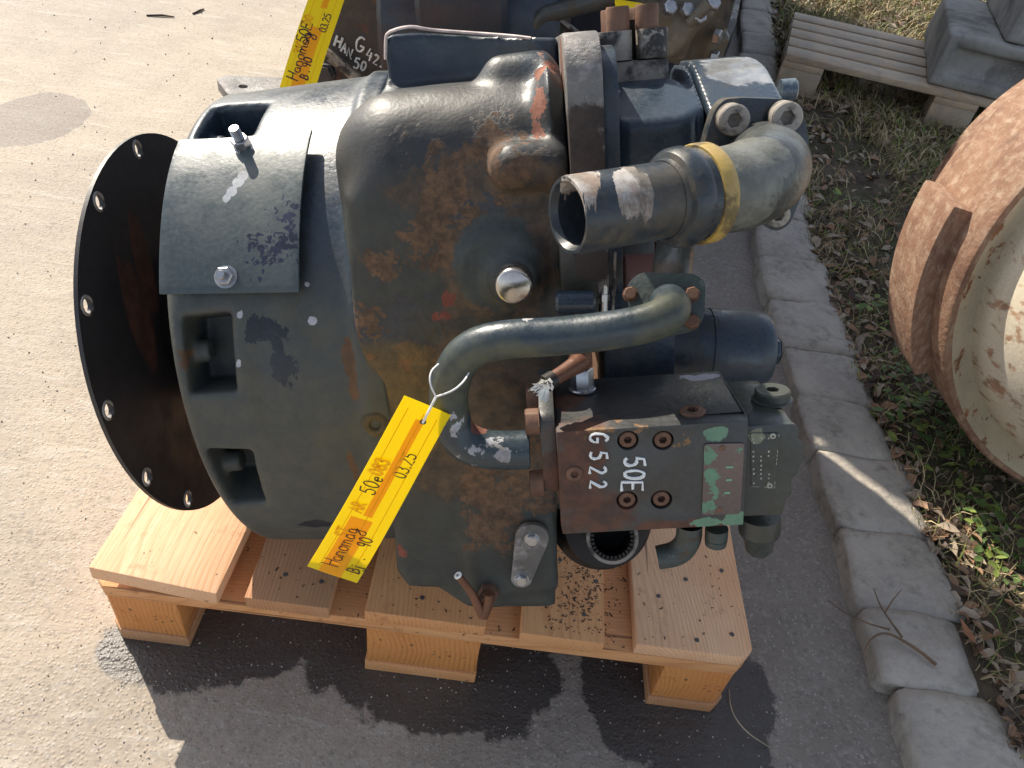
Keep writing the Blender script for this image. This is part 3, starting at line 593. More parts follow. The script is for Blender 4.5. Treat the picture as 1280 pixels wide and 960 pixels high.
# plugs, covers and fittings on the casing face
mb = MB(); r = 23.5/gs(cap_+np.array([0, -.03, 0]))
mb.lathe([(0, r*1.02), (.010, r*1.02), (.011, r*.96), (.0125, r*.96), (.0135, r), (.019, r), (.0215, r*.93), (.0225, r*.8), (.0228, 0.0001)], cap_+np.array([0, -.016, 0]), YV, 40)
obj('chrome_plug', mb, 'chrome', GB, auto=50)
cen = g(655, 686, yg=-.262)
o1, o2 = g(665, 672, yg=-.262), g(652, 722, yg=-.262)
def oval2(a, b, ra, rb, n=12):
    a, b = np.array(a)[[0, 2]], np.array(b)[[0, 2]]; d = (b-a)/np.linalg.norm(b-a); t = math.atan2(d[1], d[0])
    A = circle(a, ra, n, t+math.pi/2-.2, t+1.5*math.pi+.2, True); B = circle(b, rb, n, t-math.pi/2+.2, t+math.pi/2-.2, True); return A+B
px1, px2 = 1/gs(o1), 1/gs(o2)
mb = MB(); mb.prism(oval2(o1, o2, 21*px1, 13*px2), (0, -.259, 0), (1, 0, 0), (0, 0, 1), (0, -.005, 0)); oc = obj('oval_cover', mb, 'plate_paint', GB, bev=.0012)
hz = hexmesh(.0058, .005, washer=.0066); hr = hexmesh(.0056, .005, 'bolt_rust', washer=.0062)
inst('cover_bolt', hz, GB, frame(o1+[0, -.001, 0], YV, .3)); inst('cover_bolt', hz, GB, frame(o2+[0, -.001, 0], YV, .9))
# drain tee
h0 = g(611, 737, yg=-.254); mb = MB(); mb.lathe([(0, .0095), (.0075, .0095), (.009, .0085)], h0, YV, 6, smooth=False); mb.cyl(h0+YV*.008, h0+YV*.018, .0062, seg=16); obj('drain_fitting', mb, 'bolt_rust', GB)
ta, tb, tc, td = g(573, 720, yg=-.275), g(590, 741, yg=-.272), g(604, 770, yg=-.272), g(611, 742, yg=-.272)
mb = MB(); mb.tube([ta, tb, (tb+tc)/2, tc], [.0032, .0034, .0046, .0046], 12, sub=1); mb.tube([td, (td+tc)/2+[.002, 0, 0], tc], [.0042, .0048, .005], 12, sub=1); tee = obj('drain_tee', mb, 'copper_rust', GB)
mb = MB(); dr = nrm(ta-tb); mb.lathe([(0, .0036), (.0015, .0036), (.0015, .0018), (-.003, .0016)], ta, dr, 14, close=False); obj('pipe_mouth', mb, 'paint_white', tee)
mb = MB(); q0 = g(495, 730, yg=-.255)
# gasket seam ridge between bell and casing
mb = MB(); mb.tube([np.array([.2635, -math.cos(t)*.2515, math.sin(t)*.2515-.003]) for t in np.linspace(-.9, 1.0, 40)], .0018, 8); obj('joint_seam', mb, 'bolt_rust', GB)

# bolted flange plate on the right of the casing
def rp(y0, y1, z0, z1, r): return rounded([(y0, z0), (y1, z0), (y1, z1), (y0, z1)], r, 6)
mb = MB(); mb.prism(rp(-.276, .25, .07, .266, .042), (.4325, 0, 0), (0, 1, 0), (0, 0, 1), (.0245, 0, 0)); obj('bearing_plate', mb, 'plate_paint', GB, bev=.0025)
mb = MB(); mb.prism(rp(-.264, .24, .06, .256, .04), (.4565, 0, 0), (0, 1, 0), (0, 0, 1), (.012, 0, 0)); obj('gasket_plate', mb, 'pump_paint', GB, bev=.002)
mb = MB(); mb.prism(rp(-.215, .22, -.06, .20, .06), (.469, 0, 0), (0, 1, 0), (0, 0, 1), (.03, 0, 0)); obj('rear_cover', mb, 'case_paint', GB, bev=.004)

mb = MB(); mb.box((.29, .05, -.258), (.41, .2, -.19)); obj('oil_sump', mb, 'case_paint', GB, bev=.01)

# upper pump: adapter block under the pipe clamp, then the long body to the right
zt = .205
def pumpA(X, Y, Z):
    d = sd_box(X, Y, Z, (.500, -.10, .168), (.037, .118, .060), .022)
    d = smin(d, sd_box(X, Y, Z, (.566, -.140, .178), (.0335, .070, .060), .012), .002)
    d = np.minimum(d, np.maximum(sd_box(X, Y, Z, (.5, -.08, .1), (.036, .1, .1), .03), 0*d-1))
    d = np.maximum(d, (X*.55+Z*.80)-.62*.0-(.604*.55+.232*.80)); d = smax(d, Y*-.40+Z*.917-.2720, .006)          # sloping top
    d = np.maximum(d, -(.0018-np.abs(X-.537)) - .0*d) if False else d
    return smax(d, -sd_box(X, Y, Z, (.5395, -.08, .17), (.0011, .2, .08)), .001)
me = surf_nets(pumpA, (.45, -.24, -.02), (.70, .12, .25), .0028); pu = obj('upper_pump', me, 'pump_paint', GB)
pt = g(990, 112, yg=-.13); mb = MB(); mb.lathe([(0, .009), (.012, .009), (.0135, .0075)], pt+[-.010, 0, 0], XV, 20); obj('pump_plug', mb, 'pump_top_paint', GB)

# clamp block with split flange halves and four bolts
def fr(px, py, yg, r, m4=None): return g(px, py, yg=yg)
c0 = g(753, 97, yg=-.15); c1 = g(836, 97, yg=-.15); zb = g(790, 97, yg=-.15)[2]; ztp = g(790, 76, yg=-.15)[2]
mb = MB(); mb.box((c0[0], -.150, zb-.006), (c1[0], -.075, ztp)); obj('clamp_base', mb, 'clamp_grey', GB, bev=.002)
zh = ztp+.0008
for a_, b_, nm in ((744, 790, 0), (797, 834, 1)):
    xa, xb = g(a_, 60, yg=-.14)[0], g(b_, 60, yg=-.14)[0]; z1 = g(760, 40, yg=-.14)[2]
    mb = MB(); mb.prism(rounded([(xa, -.152), (xb, -.152), (xb, -.075), (xa, -.075)], .012, 6), (0, 0, zh), (1, 0, 0), (0, 1, 0), (0, 0, z1-zh)); sf = obj('split_flange', mb, 'clamp_grey', GB, bev=.002)
    for yy in (-.138, -.088):
        P0 = np.array([(xa+xb)/2+.004*(1 if nm == 0 else -1), yy, z1]); mb = MB(); mb.lathe([(0, .0095), (.0165, .0095), (.018, .0088)], P0, ZV, 24 if yy < -.1 else 6)
        obj('clamp_bolt', mb, 'bolt_rust', sf, auto=30)
mb = MB(); mb.cyl((.5*(c0[0]+c1[0]), -.112, zh), (.5*(c0[0]+c1[0]), -.112, zh+.03), .012, seg=20); obj('hose_stub', mb, 'black_hole', GB)
mb = MB(); q = [g(728, 95, yg=-.2), g(745, 102, yg=-.2), g(768, 122, yg=-.2)]; mb.tube(q, [.004, .006, .0065], 10, sub=2); obj('weld_bead', mb, 'clamp_grey', GB)

# bolted elbow flange, elbow, clamp ring and big tube
FY = -.242
fo = [g(*q, yg=FY)[[0, 2]] for q in ((886, 160), (893, 138), (905, 124), (930, 122), (985, 124), (1003, 136), (1011, 170), (1010, 215), (1000, 250), (988, 280), (972, 290), (958, 285), (935, 265), (890, 225), (876, 195))]
mb = MB(); mb.prism(rounded([tuple(q) for q in fo], .006, 3), (0, FY, 0), (1, 0, 0), (0, 0, 1), (0, .016, 0)); ef = obj('elbow_flange', mb, 'tube_paint', GB, bev=.0012)
sk1 = sockmesh(.0098, .0135, 'clamp_grey'); sk0 = sockmesh(.0098, .0135, 'bolt_black')
sc_ = gs(g(918, 150, yg=FY-.013))
for px, py, rp_ in ((918, 150, 19.5), (984, 147, 19.5), (974, 270, 15)):
    p = g(px, py, yg=FY-.013)*1.; s_ = rp_/gs(p)/.0098; p = g(px, py, yg=FY-.013); p[1] = FY+.0004
    o = inst('flange_bolt', sk1, GB, frame(p, YV, .35, s_)); o.matrix_local = frame(p, YV, .35, s_)
TA = g(709, 270, yg=-.402); TB = g(838, 247, yg=-.372); TC = g(905, 238, yg=-.350); td_ = nrm(TC-TA)
r0 = 48/gs(TA); r1 = 48.5/gs(TB)
E0 = g(893, 240, yg=-.353); E2 = g(950, 212, yg=FY); ER = 58/gs(g(930, 230, yg=-.34))
mb = MB(); L = np.linalg.norm(TB-TA)
mb.lathe([(.004, r0*.80), (.0, r0*.90), (0., r0*.99), (.002, r0*1.03), (L*.96, r1*.98), (L, r1*1.0)], TA, td_, 56, close=False)
mb.lathe([(.004, r0*.80), (L*1.2, r0*.78)], TA, td_, 40, close=False); bt = obj('hose_tube', mb, 'tube_paint', GB, auto=45)
mb = MB(); mb.cyl(TA+td_*.05, TA+td_*.052, r0*.79, seg=30); obj('tube_inside', mb, 'black_hole', bt)
mb = MB(); rc = 62/gs(TB); mb.lathe([(L*.94, r1), (L*.985, r1*1.04), (L*1.0, rc*.93), (L*1.05, rc), (L*1.14, rc*1.02), (L*1.19, rc*.98), (L*1.2, rc*.90), (L*1.25, rc*.93), (L*1.27, rc*.95)], TA, td_, 56, close=False); obj('tube_collar', mb, 'tube_paint', GB, auto=40)
mb = MB(); ry = 60/gs(g(886, 245, yg=-.355)); LY = L*1.27; mb.lathe([(LY, ry*.85), (LY, ry*1.0), (LY+.002, ry*1.03), (LY+.009, ry*1.03), (LY+.0105, ry*.99), (LY+.0105, ry*.8)], TA, td_, 56, close=False); obj('clamp_ring', mb, 'band_yellow', GB, auto=40)
ea = TA+td_*(LY+.010); 
def elbow(X, Y, Z):
    pts = [ea, ea+td_*.012, g(925, 235, yg=-.343), g(952, 222, yg=-.328), g(963, 210, yg=-.300), g(957, 205, yg=-.27), np.array([g(950, 200, yg=FY)[0], FY-.002, g(950, 200, yg=FY)[2]])]
    rad = [.0225, .0235, .0245, .0255, .0255, .025, .0255]
    P_ = pts; R_ = rad
    for _ in range(2):
        Q = [P_[0]]; q = [R_[0]]
        for i in range(len(P_)-1): Q += [P_[i]*.75+P_[i+1]*.25, P_[i]*.25+P_[i+1]*.75]; q += [R_[i]*.75+R_[i+1]*.25, R_[i]*.25+R_[i+1]*.75]
        Q.append(P_[-1]); q.append(R_[-1]); P_, R_ = Q, q
    d = None
    for i in range(len(P_)-1):
        e = sd_cap(X, Y, Z, P_[i], P_[i+1], (R_[i]+R_[i+1])/2); d = e if d is None else smin(d, e, .004)
    return np.maximum(np.maximum(d, Y-(FY-.0005)), -((X-ea[0])*td_[0]+(Y-ea[1])*td_[1]+(Z-ea[2])*td_[2]))
lo = np.minimum(ea, g(985, 240, yg=-.33))-[.03, .05, .045]; hi = np.array([ea[0]+.125, FY+.006, ea[2]+.06])
me = surf_nets(elbow, lo, hi, .0016); obj('pipe_elbow', me, 'elbow_paint', GB)

# lower oil pipe with its square flange
def gp(L): return [g(a, b, yg=c) for a, b, c in L]
FX = g(835, 375, yg=-.33)
PP = gp([(836, 379, -.332), (841, 384, -.350), (832, 396, -.364), (795, 409, -.368), (700, 421, -.362), (620, 424, -.360), (580, 440, -.356), (562, 475, -.350), (560, 510, -.346), (570, 545, -.344), (600, 562, -.344), (640, 563, -.344), (662, 562, -.344)])
rr_ = [24.5/gs(p) for p in PP]
mb = MB(); mb.tube(PP, rr_, 28, sub=3); obj('oil_pipe', mb, 'pipe_paint', GB, auto=60)
ax_n = nrm(np.array([-.12, -1., .55])); uu_ = nrm(np.cross(ax_n, ZV)); uu_ = uu_ if uu_[0] > 0 else -uu_; vv_ = np.cross(uu_, ax_n); vv_ = vv_ if vv_[2] > 0 else -vv_
fc = g(836, 374, yg=-.332)
def onpl(px, py, p0, nn):
    v = ray(px, py); d = np.array([v@GN, v@GD, v@GW]); o = CAMP-GC; o = np.array([o@GN, o@GD, o@GW]); return o+d*(((p0-o)@nn)/(d@nn))
fp = [(783, 355), (800, 340), (868, 342), (882, 352), (881, 395), (868, 408), (820, 418), (790, 400)]
fq = [onpl(a, b, fc, ax_n)-fc for a, b in fp]
mb = MB(); mb.prism(rounded([(q@uu_, q@vv_) for q in fq], .006, 4), fc, uu_, vv_, -ax_n*.008); pf = obj('pipe_flange', mb, 'flange_green', GB, bev=.001)
mb = MB(); mb.prism(rounded([(q@uu_*1.02, q@vv_*1.02) for q in fq], .008, 4), fc-ax_n*.0095, uu_, vv_, -ax_n*.011); obj('pipe_flange_base', mb, 'flange_green', GB, bev=.0015)
for a, b in ((788, 368), (865, 368), (865, 402)):
    p = onpl(a, b, fc, ax_n); inst('flange_screw', hr, GB, frame(p, ax_n, .4, .85))
mb = MB(); mb.tube([fc-ax_n*.012, g(840, 338, yg=-.30), g(843, 318, yg=-.275), g(845, 296, yg=-.25)], .014, 20, sub=1); obj('pipe_stub', mb, 'elbow_paint', GB)

# lower pump, a fat cylinder on its side, with end cap and plug
MA, MBp = g(762, 430, yg=-.17), g(872, 432, yg=-.17); MC = g(958, 438, yg=-.17); rm = 50/gs(MB and MBp)
md = nrm(MC-MA); Lm = np.linalg.norm(MC-MA)
mb = MB(); mb.lathe([(0, rm*.98), (Lm*.22, rm*.98), (Lm*.225, rm*.93), (Lm*.24, rm*.93), (Lm*.245, rm), (Lm*.60, rm), (Lm*.604, rm*.975), (Lm*.612, rm*.975), (Lm*.616, rm), (Lm*.90, rm*.99), (Lm*.97, rm*.93), (Lm, rm*.84), (Lm, 0.0001)], MA, md, 56)
obj('lower_pump', mb, 'pump_paint', GB, auto=35)
pe = g(966, 440, yg=-.17); mb = MB(); mb.lathe([(0, .013), (.009, .013), (.0105, .0115)], MC, md, 6, smooth=False); obj('pump_plug', mb, 'pump_paint', GB, bev=.0008)
mb = MB(); mb.box((g(750, 440, yg=-.2)[0], -.24, g(750, 485, yg=-.2)[2]), (g(835, 440, yg=-.2)[0], -.12, g(750, 400, yg=-.2)[2])); obj('pump_body', mb, 'pump_paint', GB, bev=.006)

# valve block
BF, BB = -.36, -.272; bx0, bx1 = g(699, 600, yg=BF)[0], g(932, 600, yg=BF)[0]; bzt = g(800, 534, yg=BF)[2]; bzb = g(800, 663, yg=BF)[2]
def blkp(px, py, yg=BF): p = g(px, py, yg=yg); return p
sock_px = [(785, 551), (829, 551), (784, 626), (827, 625)]
holes = [circle(tuple(blkp(*q)[[0, 2]]), 13.2/gs(blkp(*q)), 24) for q in sock_px]
mb = MB(); mb.prism([(bx0, bzb), (bx1, bzb), (bx1, bzt), (bx0, bzt)], (0, BF, 0), (1, 0, 0), (0, 0, 1), (0, .012, 0), holes=holes)
mb.box((bx0, BF+.012, bzb), (bx1, BB, bzt)); vb = obj('valve_block', mb, 'block_paint', GB, bev=.0011)
sb = sockmesh(11/gs(blkp(785, 551)), .009, 'bolt_rust')
for q in sock_px: p = blkp(*q); p[1] = BF+.010; inst('block_bolt', sb, GB, frame(p, YV, random.random()))
sp_ = sockmesh(10.5/gs(blkp(718, 592)), .0012, 'bolt_rust'); p = blkp(718, 592); p[1] = BF-.0002; inst('block_plug', sp_, GB, frame(p, YV, .2))
pt = g(866, 516, zg=bzt); mb = MB(); s1 = 1/gs(pt)
tp = sockmesh(.0088, .0022, 'bolt_rust'); inst('top_plug', tp, GB, frame([pt[0], pt[1], bzt+.0003], ZV, .3))
pt = g(728, 488, zg=bzt); mb = MB(); mb.cyl([pt[0], pt[1], bzt+.0002], [pt[0], pt[1], bzt+.003], .0105, seg=24, bev=.0008); mb.lathe([(.003, .0088), (.017, .0088), (.0185, .0078)], (pt[0], pt[1], bzt), ZV, 6, smooth=False); hf = obj('hex_fitting', mb, 'bolt_zinc', GB)
hp = np.array([pt[0], pt[1], bzt+.019]); q0, q1 = g(686, 477, yg=-.345), g(727, 452, yg=-.325)
mb = MB(); mb.tube([hp+[.0, .004, .016], hp+[-.002, 0, .008], q1, q1*.6+q0*.4, q0*.85+q1*.15], [.0085, .008, .0075, .0058, .0052], 14, sub=1); mb.cyl(hp, hp+[0, .003, .018], .0085, seg=14); obj('banjo_pipe', mb, 'copper_rust', GB)
mb = MB(); dd = nrm(q0-q1); mb.lathe([(-.004, .0062), (.004, .0062), (.004, .0040), (-.004, .0035)], q0, dd, 18, close=False); obj('pipe_collar', mb, 'bolt_black', GB)
rag = MB()
for k in range(46):
    a = random.uniform(0, 6.28); e = dd*random.uniform(.001, .008)+np.array([math.cos(a), -.5, math.sin(a)*1.3])*random.uniform(.002, .0065)
    s0 = q0+dd*.003+np.array([random.uniform(-.002, .002), -.002, random.uniform(-.003, .003)]); sd_ = np.cross(e, YV); sd_ = sd_/(np.linalg.norm(sd_)+1e-9)*random.uniform(.001, .0022)
    rag.add([s0-sd_, s0+sd_, s0+e+sd_*.6+[0, 0, -.002], s0+e-sd_*.6], [(0, 1, 2, 3)])
obj('cloth_plug', rag, 'rag_white', GB)
# left flange of the block
lx0, lx1 = g(677, 560, yg=-.34)[0], bx0-.0006; z0, z1 = g(690, 617, yg=-.35)[2], g(690, 520, yg=-.35)[2]
mb = MB(); mb.prism(rounded([(-.352, z0), (-.285, z0), (-.285, z1+.012), (-.352, z1)], .008, 4), (lx0, 0, 0), (0, 1, 0), (0, 0, 1), (lx1-lx0, 0, 0)); obj('block_flange', mb, 'block_paint', GB, bev=.001)
for py, col in ((527, 'bolt_rust'), (604, 'bolt_zinc'), (500, 'bolt_rust')):
    p = g(668, py, yg=-.345 if py > 510 else -.30); p[0] = lx0; mb = MB(); mb.lathe([(0, .0095), (.0088, .0095), (.010, .0086)], p, -XV, 6 if py != 604 else 20, smooth=False); obj('flange_screw', mb, 'bolt_rust', GB, bev=.0006)
# text painted on the block
mb = MB(); s1 = 1/gs(blkp(760, 580)); ex = nrm(blkp(742, 620)-blkp(742, 540)); ey = nrm(blkp(760, 580)-blkp(740, 580))
write(mb, 'G', blkp(737, 541)+YV*.0006, ex, ey, 22*s1, 1.9*s1, wob=.05); write(mb, '5', blkp(737, 564)+YV*.0006, ex, ey, 22*s1, 1.9*s1, wob=.05)
write(mb, '2', blkp(737, 583)+YV*.0006, ex, ey, 21*s1, 1.9*s1, wob=.05); write(mb, '2', blkp(737, 601)+YV*.0006, ex, ey, 21*s1, 1.9*s1, wob=.05)
write(mb, '5', blkp(780, 571)+YV*.0006, ex, ey, 26*s1, 2.1*s1, wob=.04); write(mb, '0', blkp(780, 587)+YV*.0006, ex, ey, 26*s1, 2.1*s1, wob=.04); write(mb, 'E', blkp(777, 602)+YV*.0006, ex, ey, 27*s1, 2.2*s1, wob=.04)
obj('painted_marking', mb, 'paint_white', vb)
# riveted name plate
npl = [tuple(blkp(*q)[[0, 2]]) for q in ((877, 643), (925, 641), (930, 553), (880, 554))]
mb = MB(); mb.prism(rounded(npl, .0025, 4), (0, BF-.0002, 0), (1, 0, 0), (0, 0, 1), (0, -.0012, 0)); npo = obj('name_plate', mb, 'plate_name', GB, bev=.0004)
for q in ((903, 560), (899, 637)): mb = MB(); mb.lathe([(0, .0022), (.0006, .0020), (.001, .0008)], blkp(*q, BF-.0014), YV, 12); obj('rivet', mb, 'bolt_rust', npo)
mb = MB(); 
for q in ((912, 584, 9), (911, 600, 7), (909, 616, 7)): mb.box(blkp(q[0]-q[2]*.5, q[1]+1.5, BF-.0017), blkp(q[0]+q[2]*.5, q[1]-1.5, BF-.0013))
plain('paint_mint', (.16, .34, .20), .6); obj('stamped_field', mb, 'paint_mint', npo)

# regulator to the right of the block
RF = -.352; qx = lambda px, py: tuple(g(px, py, yg=RF)[[0, 2]])
rx0 = bx1+.0006; zt2 = g(965, 531, yg=RF)[2]
pol = [(rx0, qx(930, 645)[1]), qx(978, 643), qx(983, 622), qx(990, 619), qx(989, 598), qx(996, 594), qx(1004, 572), qx(1005, 556), qx(998, 549), qx(998, 535), qx(993, 530), (rx0, zt2)]
mb = MB(); mb.prism(rounded(pol, .0015, 2), (0, RF, 0), (1, 0, 0), (0, 0, 1), (0, .004, 0)); 
mb.prism(rounded([(q[0]-(.0012 if q[0] > rx0+.01 else 0), q[1]) for q in pol], .0015, 2), (0, RF+.004, 0), (1, 0, 0), (0, 0, 1), (0, .045, 0))
mb.prism(rounded([(q[0]-(.004 if q[0] > rx0+.01 else 0), q[1]-.0005) for q in pol], .003, 2), (0, RF+.049, 0), (1, 0, 0), (0, 0, 1), (0, .028, 0))
rg_ = obj('regulator', mb, 'regulator_paint', GB, bev=.0014)
pt = g(965, 500, zg=zt2); mb = MB(); mb.lathe([(0, .0145), (.001, .0145), (.0016, .0125), (.007, .0125), (.0082, .0115)], (pt[0], pt[1], zt2+.0003), ZV, 30, close=False)
mb.prism(circle((pt[0], pt[1]), .0116, 30), (0, 0, zt2+.0085), (1, 0, 0), (0, 1, 0), (0, 0, -.002), holes=[circle((pt[0], pt[1]), .0048, 6)]); rpg = obj('regulator_plug', mb, 'regulator_paint', GB)
mb = MB(); mb.cyl((pt[0], pt[1], zt2+.001), (pt[0], pt[1], zt2+.003), .006); obj('hex_recess', mb, 'black_hole', rpg)
pa, pb = g(950, 644, yg=-.335), g(948, 697, yg=-.335); dn = nrm(pb-pa); s1 = 1/gs(pa)
mb = MB(); mb.lathe([(0, 25*s1), (22*s1, 26*s1), (26*s1, 25*s1), (33*s1, 20*s1), (50*s1, 17*s1), (56*s1, 13*s1), (57*s1, .0001)], pa, dn, 30); obj('regulator_cap', mb, 'regulator_paint', GB)
# small type plate with stamped marks
mb = MB(); t4 = [qx(939, 608), qx(968, 610), qx(974, 541), qx(938, 541)]; mb.prism(rounded(t4, .001, 2), (0, RF-.0002, 0), (1, 0, 0), (0, 0, 1), (0, -.0008, 0)); tpl = obj('type_plate', mb, 'regulator_paint', GB)
mb = MB(); mk = MB(); plain('stamp_pale', (.42, .42, .34), .6)
for q in ((966, 545), (962, 607)): mb = MB(); mb.lathe([(0, .0022), (.0008, .0018), (.0008, .0010), (0, .0009)], g(*q, yg=RF-.001), YV, 12, close=False); obj('rivet', mb, 'stamp_pale', tpl)
for c_ in range(3):
    for k in range(11):
        if random.random() < .3: continue
        q = g(942+c_*9.5+random.uniform(-.5, .5), 548+k*5.6+random.uniform(-.5, .5), yg=RF-.00115); sz = .0005
        mk.add([q+[-sz, 0, -sz*random.uniform(.5, 2)], q+[sz, 0, -sz], q+[sz*random.uniform(.2, 1.5), 0, sz*1.8], q+[-sz, 0, sz]], [(0, 1, 2, 3)])
for a_, b_ in (((939, 608), (968, 610)), ((968, 610), (974, 541))):
    A_, B_ = g(*a_, yg=RF-.0012), g(*b_, yg=RF-.0012)
    for k in range(14):
        if random.random() < .65: mk.tube([A_+(B_-A_)*(k/14), A_+(B_-A_)*((k+.7)/14)], .00025, 4)
obj('stamped_mark', mk, 'stamp_pale', tpl)
# below the block
pa = g(862, 664, yg=-.33); s1 = 1/gs(pa)
mb = MB(); mb.tube(gp([(862, 655, -.33), (861, 676, -.33), (848, 692, -.33), (822, 697, -.33)]), [16*s1, 16*s1, 16*s1, 15*s1], 20, cap=False, sub=3); eb = obj('drain_elbow', mb, 'flange_green', GB)
pe = g(824, 697, yg=-.33); mb = MB(); mb.cyl(pe, pe+[.0006, 0, 0], 14.6*s1, seg=20); obj('elbow_mouth', mb, 'black_hole', eb)
pa, pb = g(896, 660, yg=-.335), g(894, 688, yg=-.335); mb = MB(); mb.lathe([(0, 14*s1), (14*s1, 14*s1), (14.6*s1, 13.2*s1), (15.4*s1, 14*s1), (24*s1, 13*s1), (27*s1, 9*s1), (27.5*s1, .0001)], pa, nrm(pb-pa), 24); obj('test_cap', mb, 'flange_green', GB)
# splined output flange under the block
oc_ = g(765, 672, yg=-.235); so_ = 1/gs(oc_); od = nrm(np.array([.05, -1, .42]))
mb = MB(); R1 = 33*so_; mb.lathe([(-.10, R1*.9), (-.01, R1*.98), (0, R1), (.004, R1*.98), (.004, R1*.86), (0, R1*.82)], oc_, od, 48, close=False); sfl = obj('output_flange', mb, 'clamp_grey', GB, auto=40)
mb = MB(); u_ = nrm(np.cross(od, ZV)); w2 = np.cross(od, u_)
for k in range(30):
    a = 2*math.pi*k/30; c_ = u_*math.cos(a)+w2*math.sin(a); t_ = -u_*math.sin(a)+w2*math.cos(a)
    mb.box((-.0012, -.04, -.003), (.0012, .002, .0015), ax=(t_, od, c_), org=oc_+c_*R1*.82)
obj('spline', mb, 'steel_dark', sfl); mb = MB(); mb.cyl(oc_-od*.03, oc_-od*.032, R1*.84); obj('bore', mb, 'black_hole', sfl)
mb = MB(); mb.lathe([(-.11, .05), (-.09, .052), (-.085, .046), (-.05, .040)], oc_, od, 40); obj('bearing_cap', mb, 'steel_dark', GB)

# small things under the big tube
mb = MB(); mb.box((g(700, 340, yg=-.27)[0], -.275, g(700, 366, yg=-.27)[2]), (g(738, 340, yg=-.27)[0], -.24, g(700, 300, yg=-.27)[2])); obj('side_bracket', mb, 'olive_iron', GB, bev=.003)
a0, a1 = g(694, 378, yg=-.29), g(744, 378, yg=-.29); mb = MB(); mb.cyl(a0, a1, 15/gs(a0), seg=24, bev=.002); obj('dark_sleeve', mb, 'pump_paint', GB)
for (xa, ya), (xb, yb), r, mm in (((742, 318), (742, 350), 6, 'olive_iron'), ((741, 345), (741, 392), 8, 'olive_iron'), ((756, 336), (755, 392), 5, 'bolt_zinc'), ((769, 314), (766, 392), 2, 'clamp_grey')):
    p, q = g(xa, ya, yg=-.27), g(xb, yb, yg=-.27); mb = MB(); mb.cyl(p, q, r/gs(p), seg=12, bev=.001); mb.cyl(p*.45+q*.55, p*.3+q*.7, r*1.35/gs(p), seg=6); obj('hydraulic_fitting', mb, mm, GB)
a0 = g(800, 340, yg=-.2); mb = MB(); mb.cyl(g(776, 338, yg=-.2), g(822, 336, yg=-.2), 34/gs(a0), seg=30, bev=.002); obj('red_housing', mb, 'red_wall', GB)

# ------------------------------------------------------------------ the paper tag on the gearbox
def make_tag(name, label, plane, quad, lines, prints, hole, ink, strip, curve=.004, group=None, holeR=6.5):
    """quad: px of bottom-left, top-left, top-right, bottom-right; plane(px,py)->world point"""
    BL, TL, TR, BR = [plane(*q) for q in quad]
    o0 = (BL+BR)/2; T = thing(name, label, 'tag', o0, group=group)
    ex, ey = nrm(TL-BL), nrm(TR-TL); nn = nrm(np.cross(ex, ey)); ey = np.cross(nn, ex); nn = nn if nn@(CAMP-o0) > 0 else -nn
    def uv(a, b, h=0.):                                   # a along, b across, 0..1
        p = (BL*(1-a)+TL*a)*(1-b)+(BR*(1-a)+TR*a)*b
        return p+nn*(curve*math.sin(a*3.6+b*.8)+h)
    hc = hole; s_ = np.linalg.norm(TR-TL)
    # sheet as grid with a cut hole: ring of faces round the hole
    bm_ = MB(); n, m = 24, 10
    from itertools import product
    L = np.linalg.norm(TL-BL)
    for lay in (0, 1):
        V = [uv(i/n, j/m, -.0004*lay) for i in range(n+1) for j in range(m+1)]
        F = []
        for i, j in product(range(n), range(m)):
            f = (i*(m+1)+j, i*(m+1)+j+1, (i+1)*(m+1)+j+1, (i+1)*(m+1)+j); F.append(f if lay else f[::-1])
        bm_.add(V, F)
    M_ = (n+1)*(m+1); bd = [i*(m+1) for i in range(n+1)]+[n*(m+1)+j for j in range(1, m+1)]+[i*(m+1)+m for i in range(n-1, -1, -1)]+[j for j in range(m-1, 0, -1)]
    for k in range(len(bd)): a_, b_ = bd[k], bd[(k+1) % len(bd)]; bm_.f.append((a_, b_, b_+M_, a_+M_)); bm_.sm.append(False)
    sh = obj('tag_sheet', bm_, 'tag_yellow', T)
    for (a0, a1, b0, b1) in strip:
        sb_ = MB(); k = 20; V = [uv(a0+(a1-a0)*i/k, b, .00025) for i in range(k+1) for b in (b0, (b0+b1)/2, b1)]
        sb_.add(V, [(i*3+j, i*3+j+1, i*3+j+4, i*3+j+3) for i in range(k) for j in range(2)]); obj('orange_band', sb_, 'tag_orange', sh)
    hm = MB(); hm.prism(circle((0, 0), holeR*s_/100, 16), uv(*hc, .0004), ex, ey, nn*.0002); obj('punched_hole', hm, 'case_paint', sh)
    for (txt, a, b, size, r) in prints:
        fm = MB(); write(fm, txt, uv(a, b, .0003), ex, -ey, size*s_, r*s_, wob=.0, seg=4, flat=.3); obj('faded_print', fm, 'tag_print', sh)
    lm = MB()
    for b in (.18, .52, .80):
        lm.tube([uv(i/16*.92+.04, b, .0003) for i in range(17)], .00022, 4)
    obj('printed_rule', lm, 'tag_print', sh)
    for (txt, a, b, size, r, sl) in lines:
        x = 0; im = MB()
        for ch in txt:
            w, st = GLY[ch]; p = uv(a+x/L, b+sl*x/L, .0006); write(im, ch, p, nrm(ex+ey*0), -ey, size*s_, r*s_, wob=.05, seg=5, flat=.5); x += (w+.08)*size*s_
        obj('handwriting', im, ink, sh)
    return T, uv
def tpl1(px, py):
    k = (py-497)/(725-497); return wpt(g(px, py, yg=-.372+.060*k))
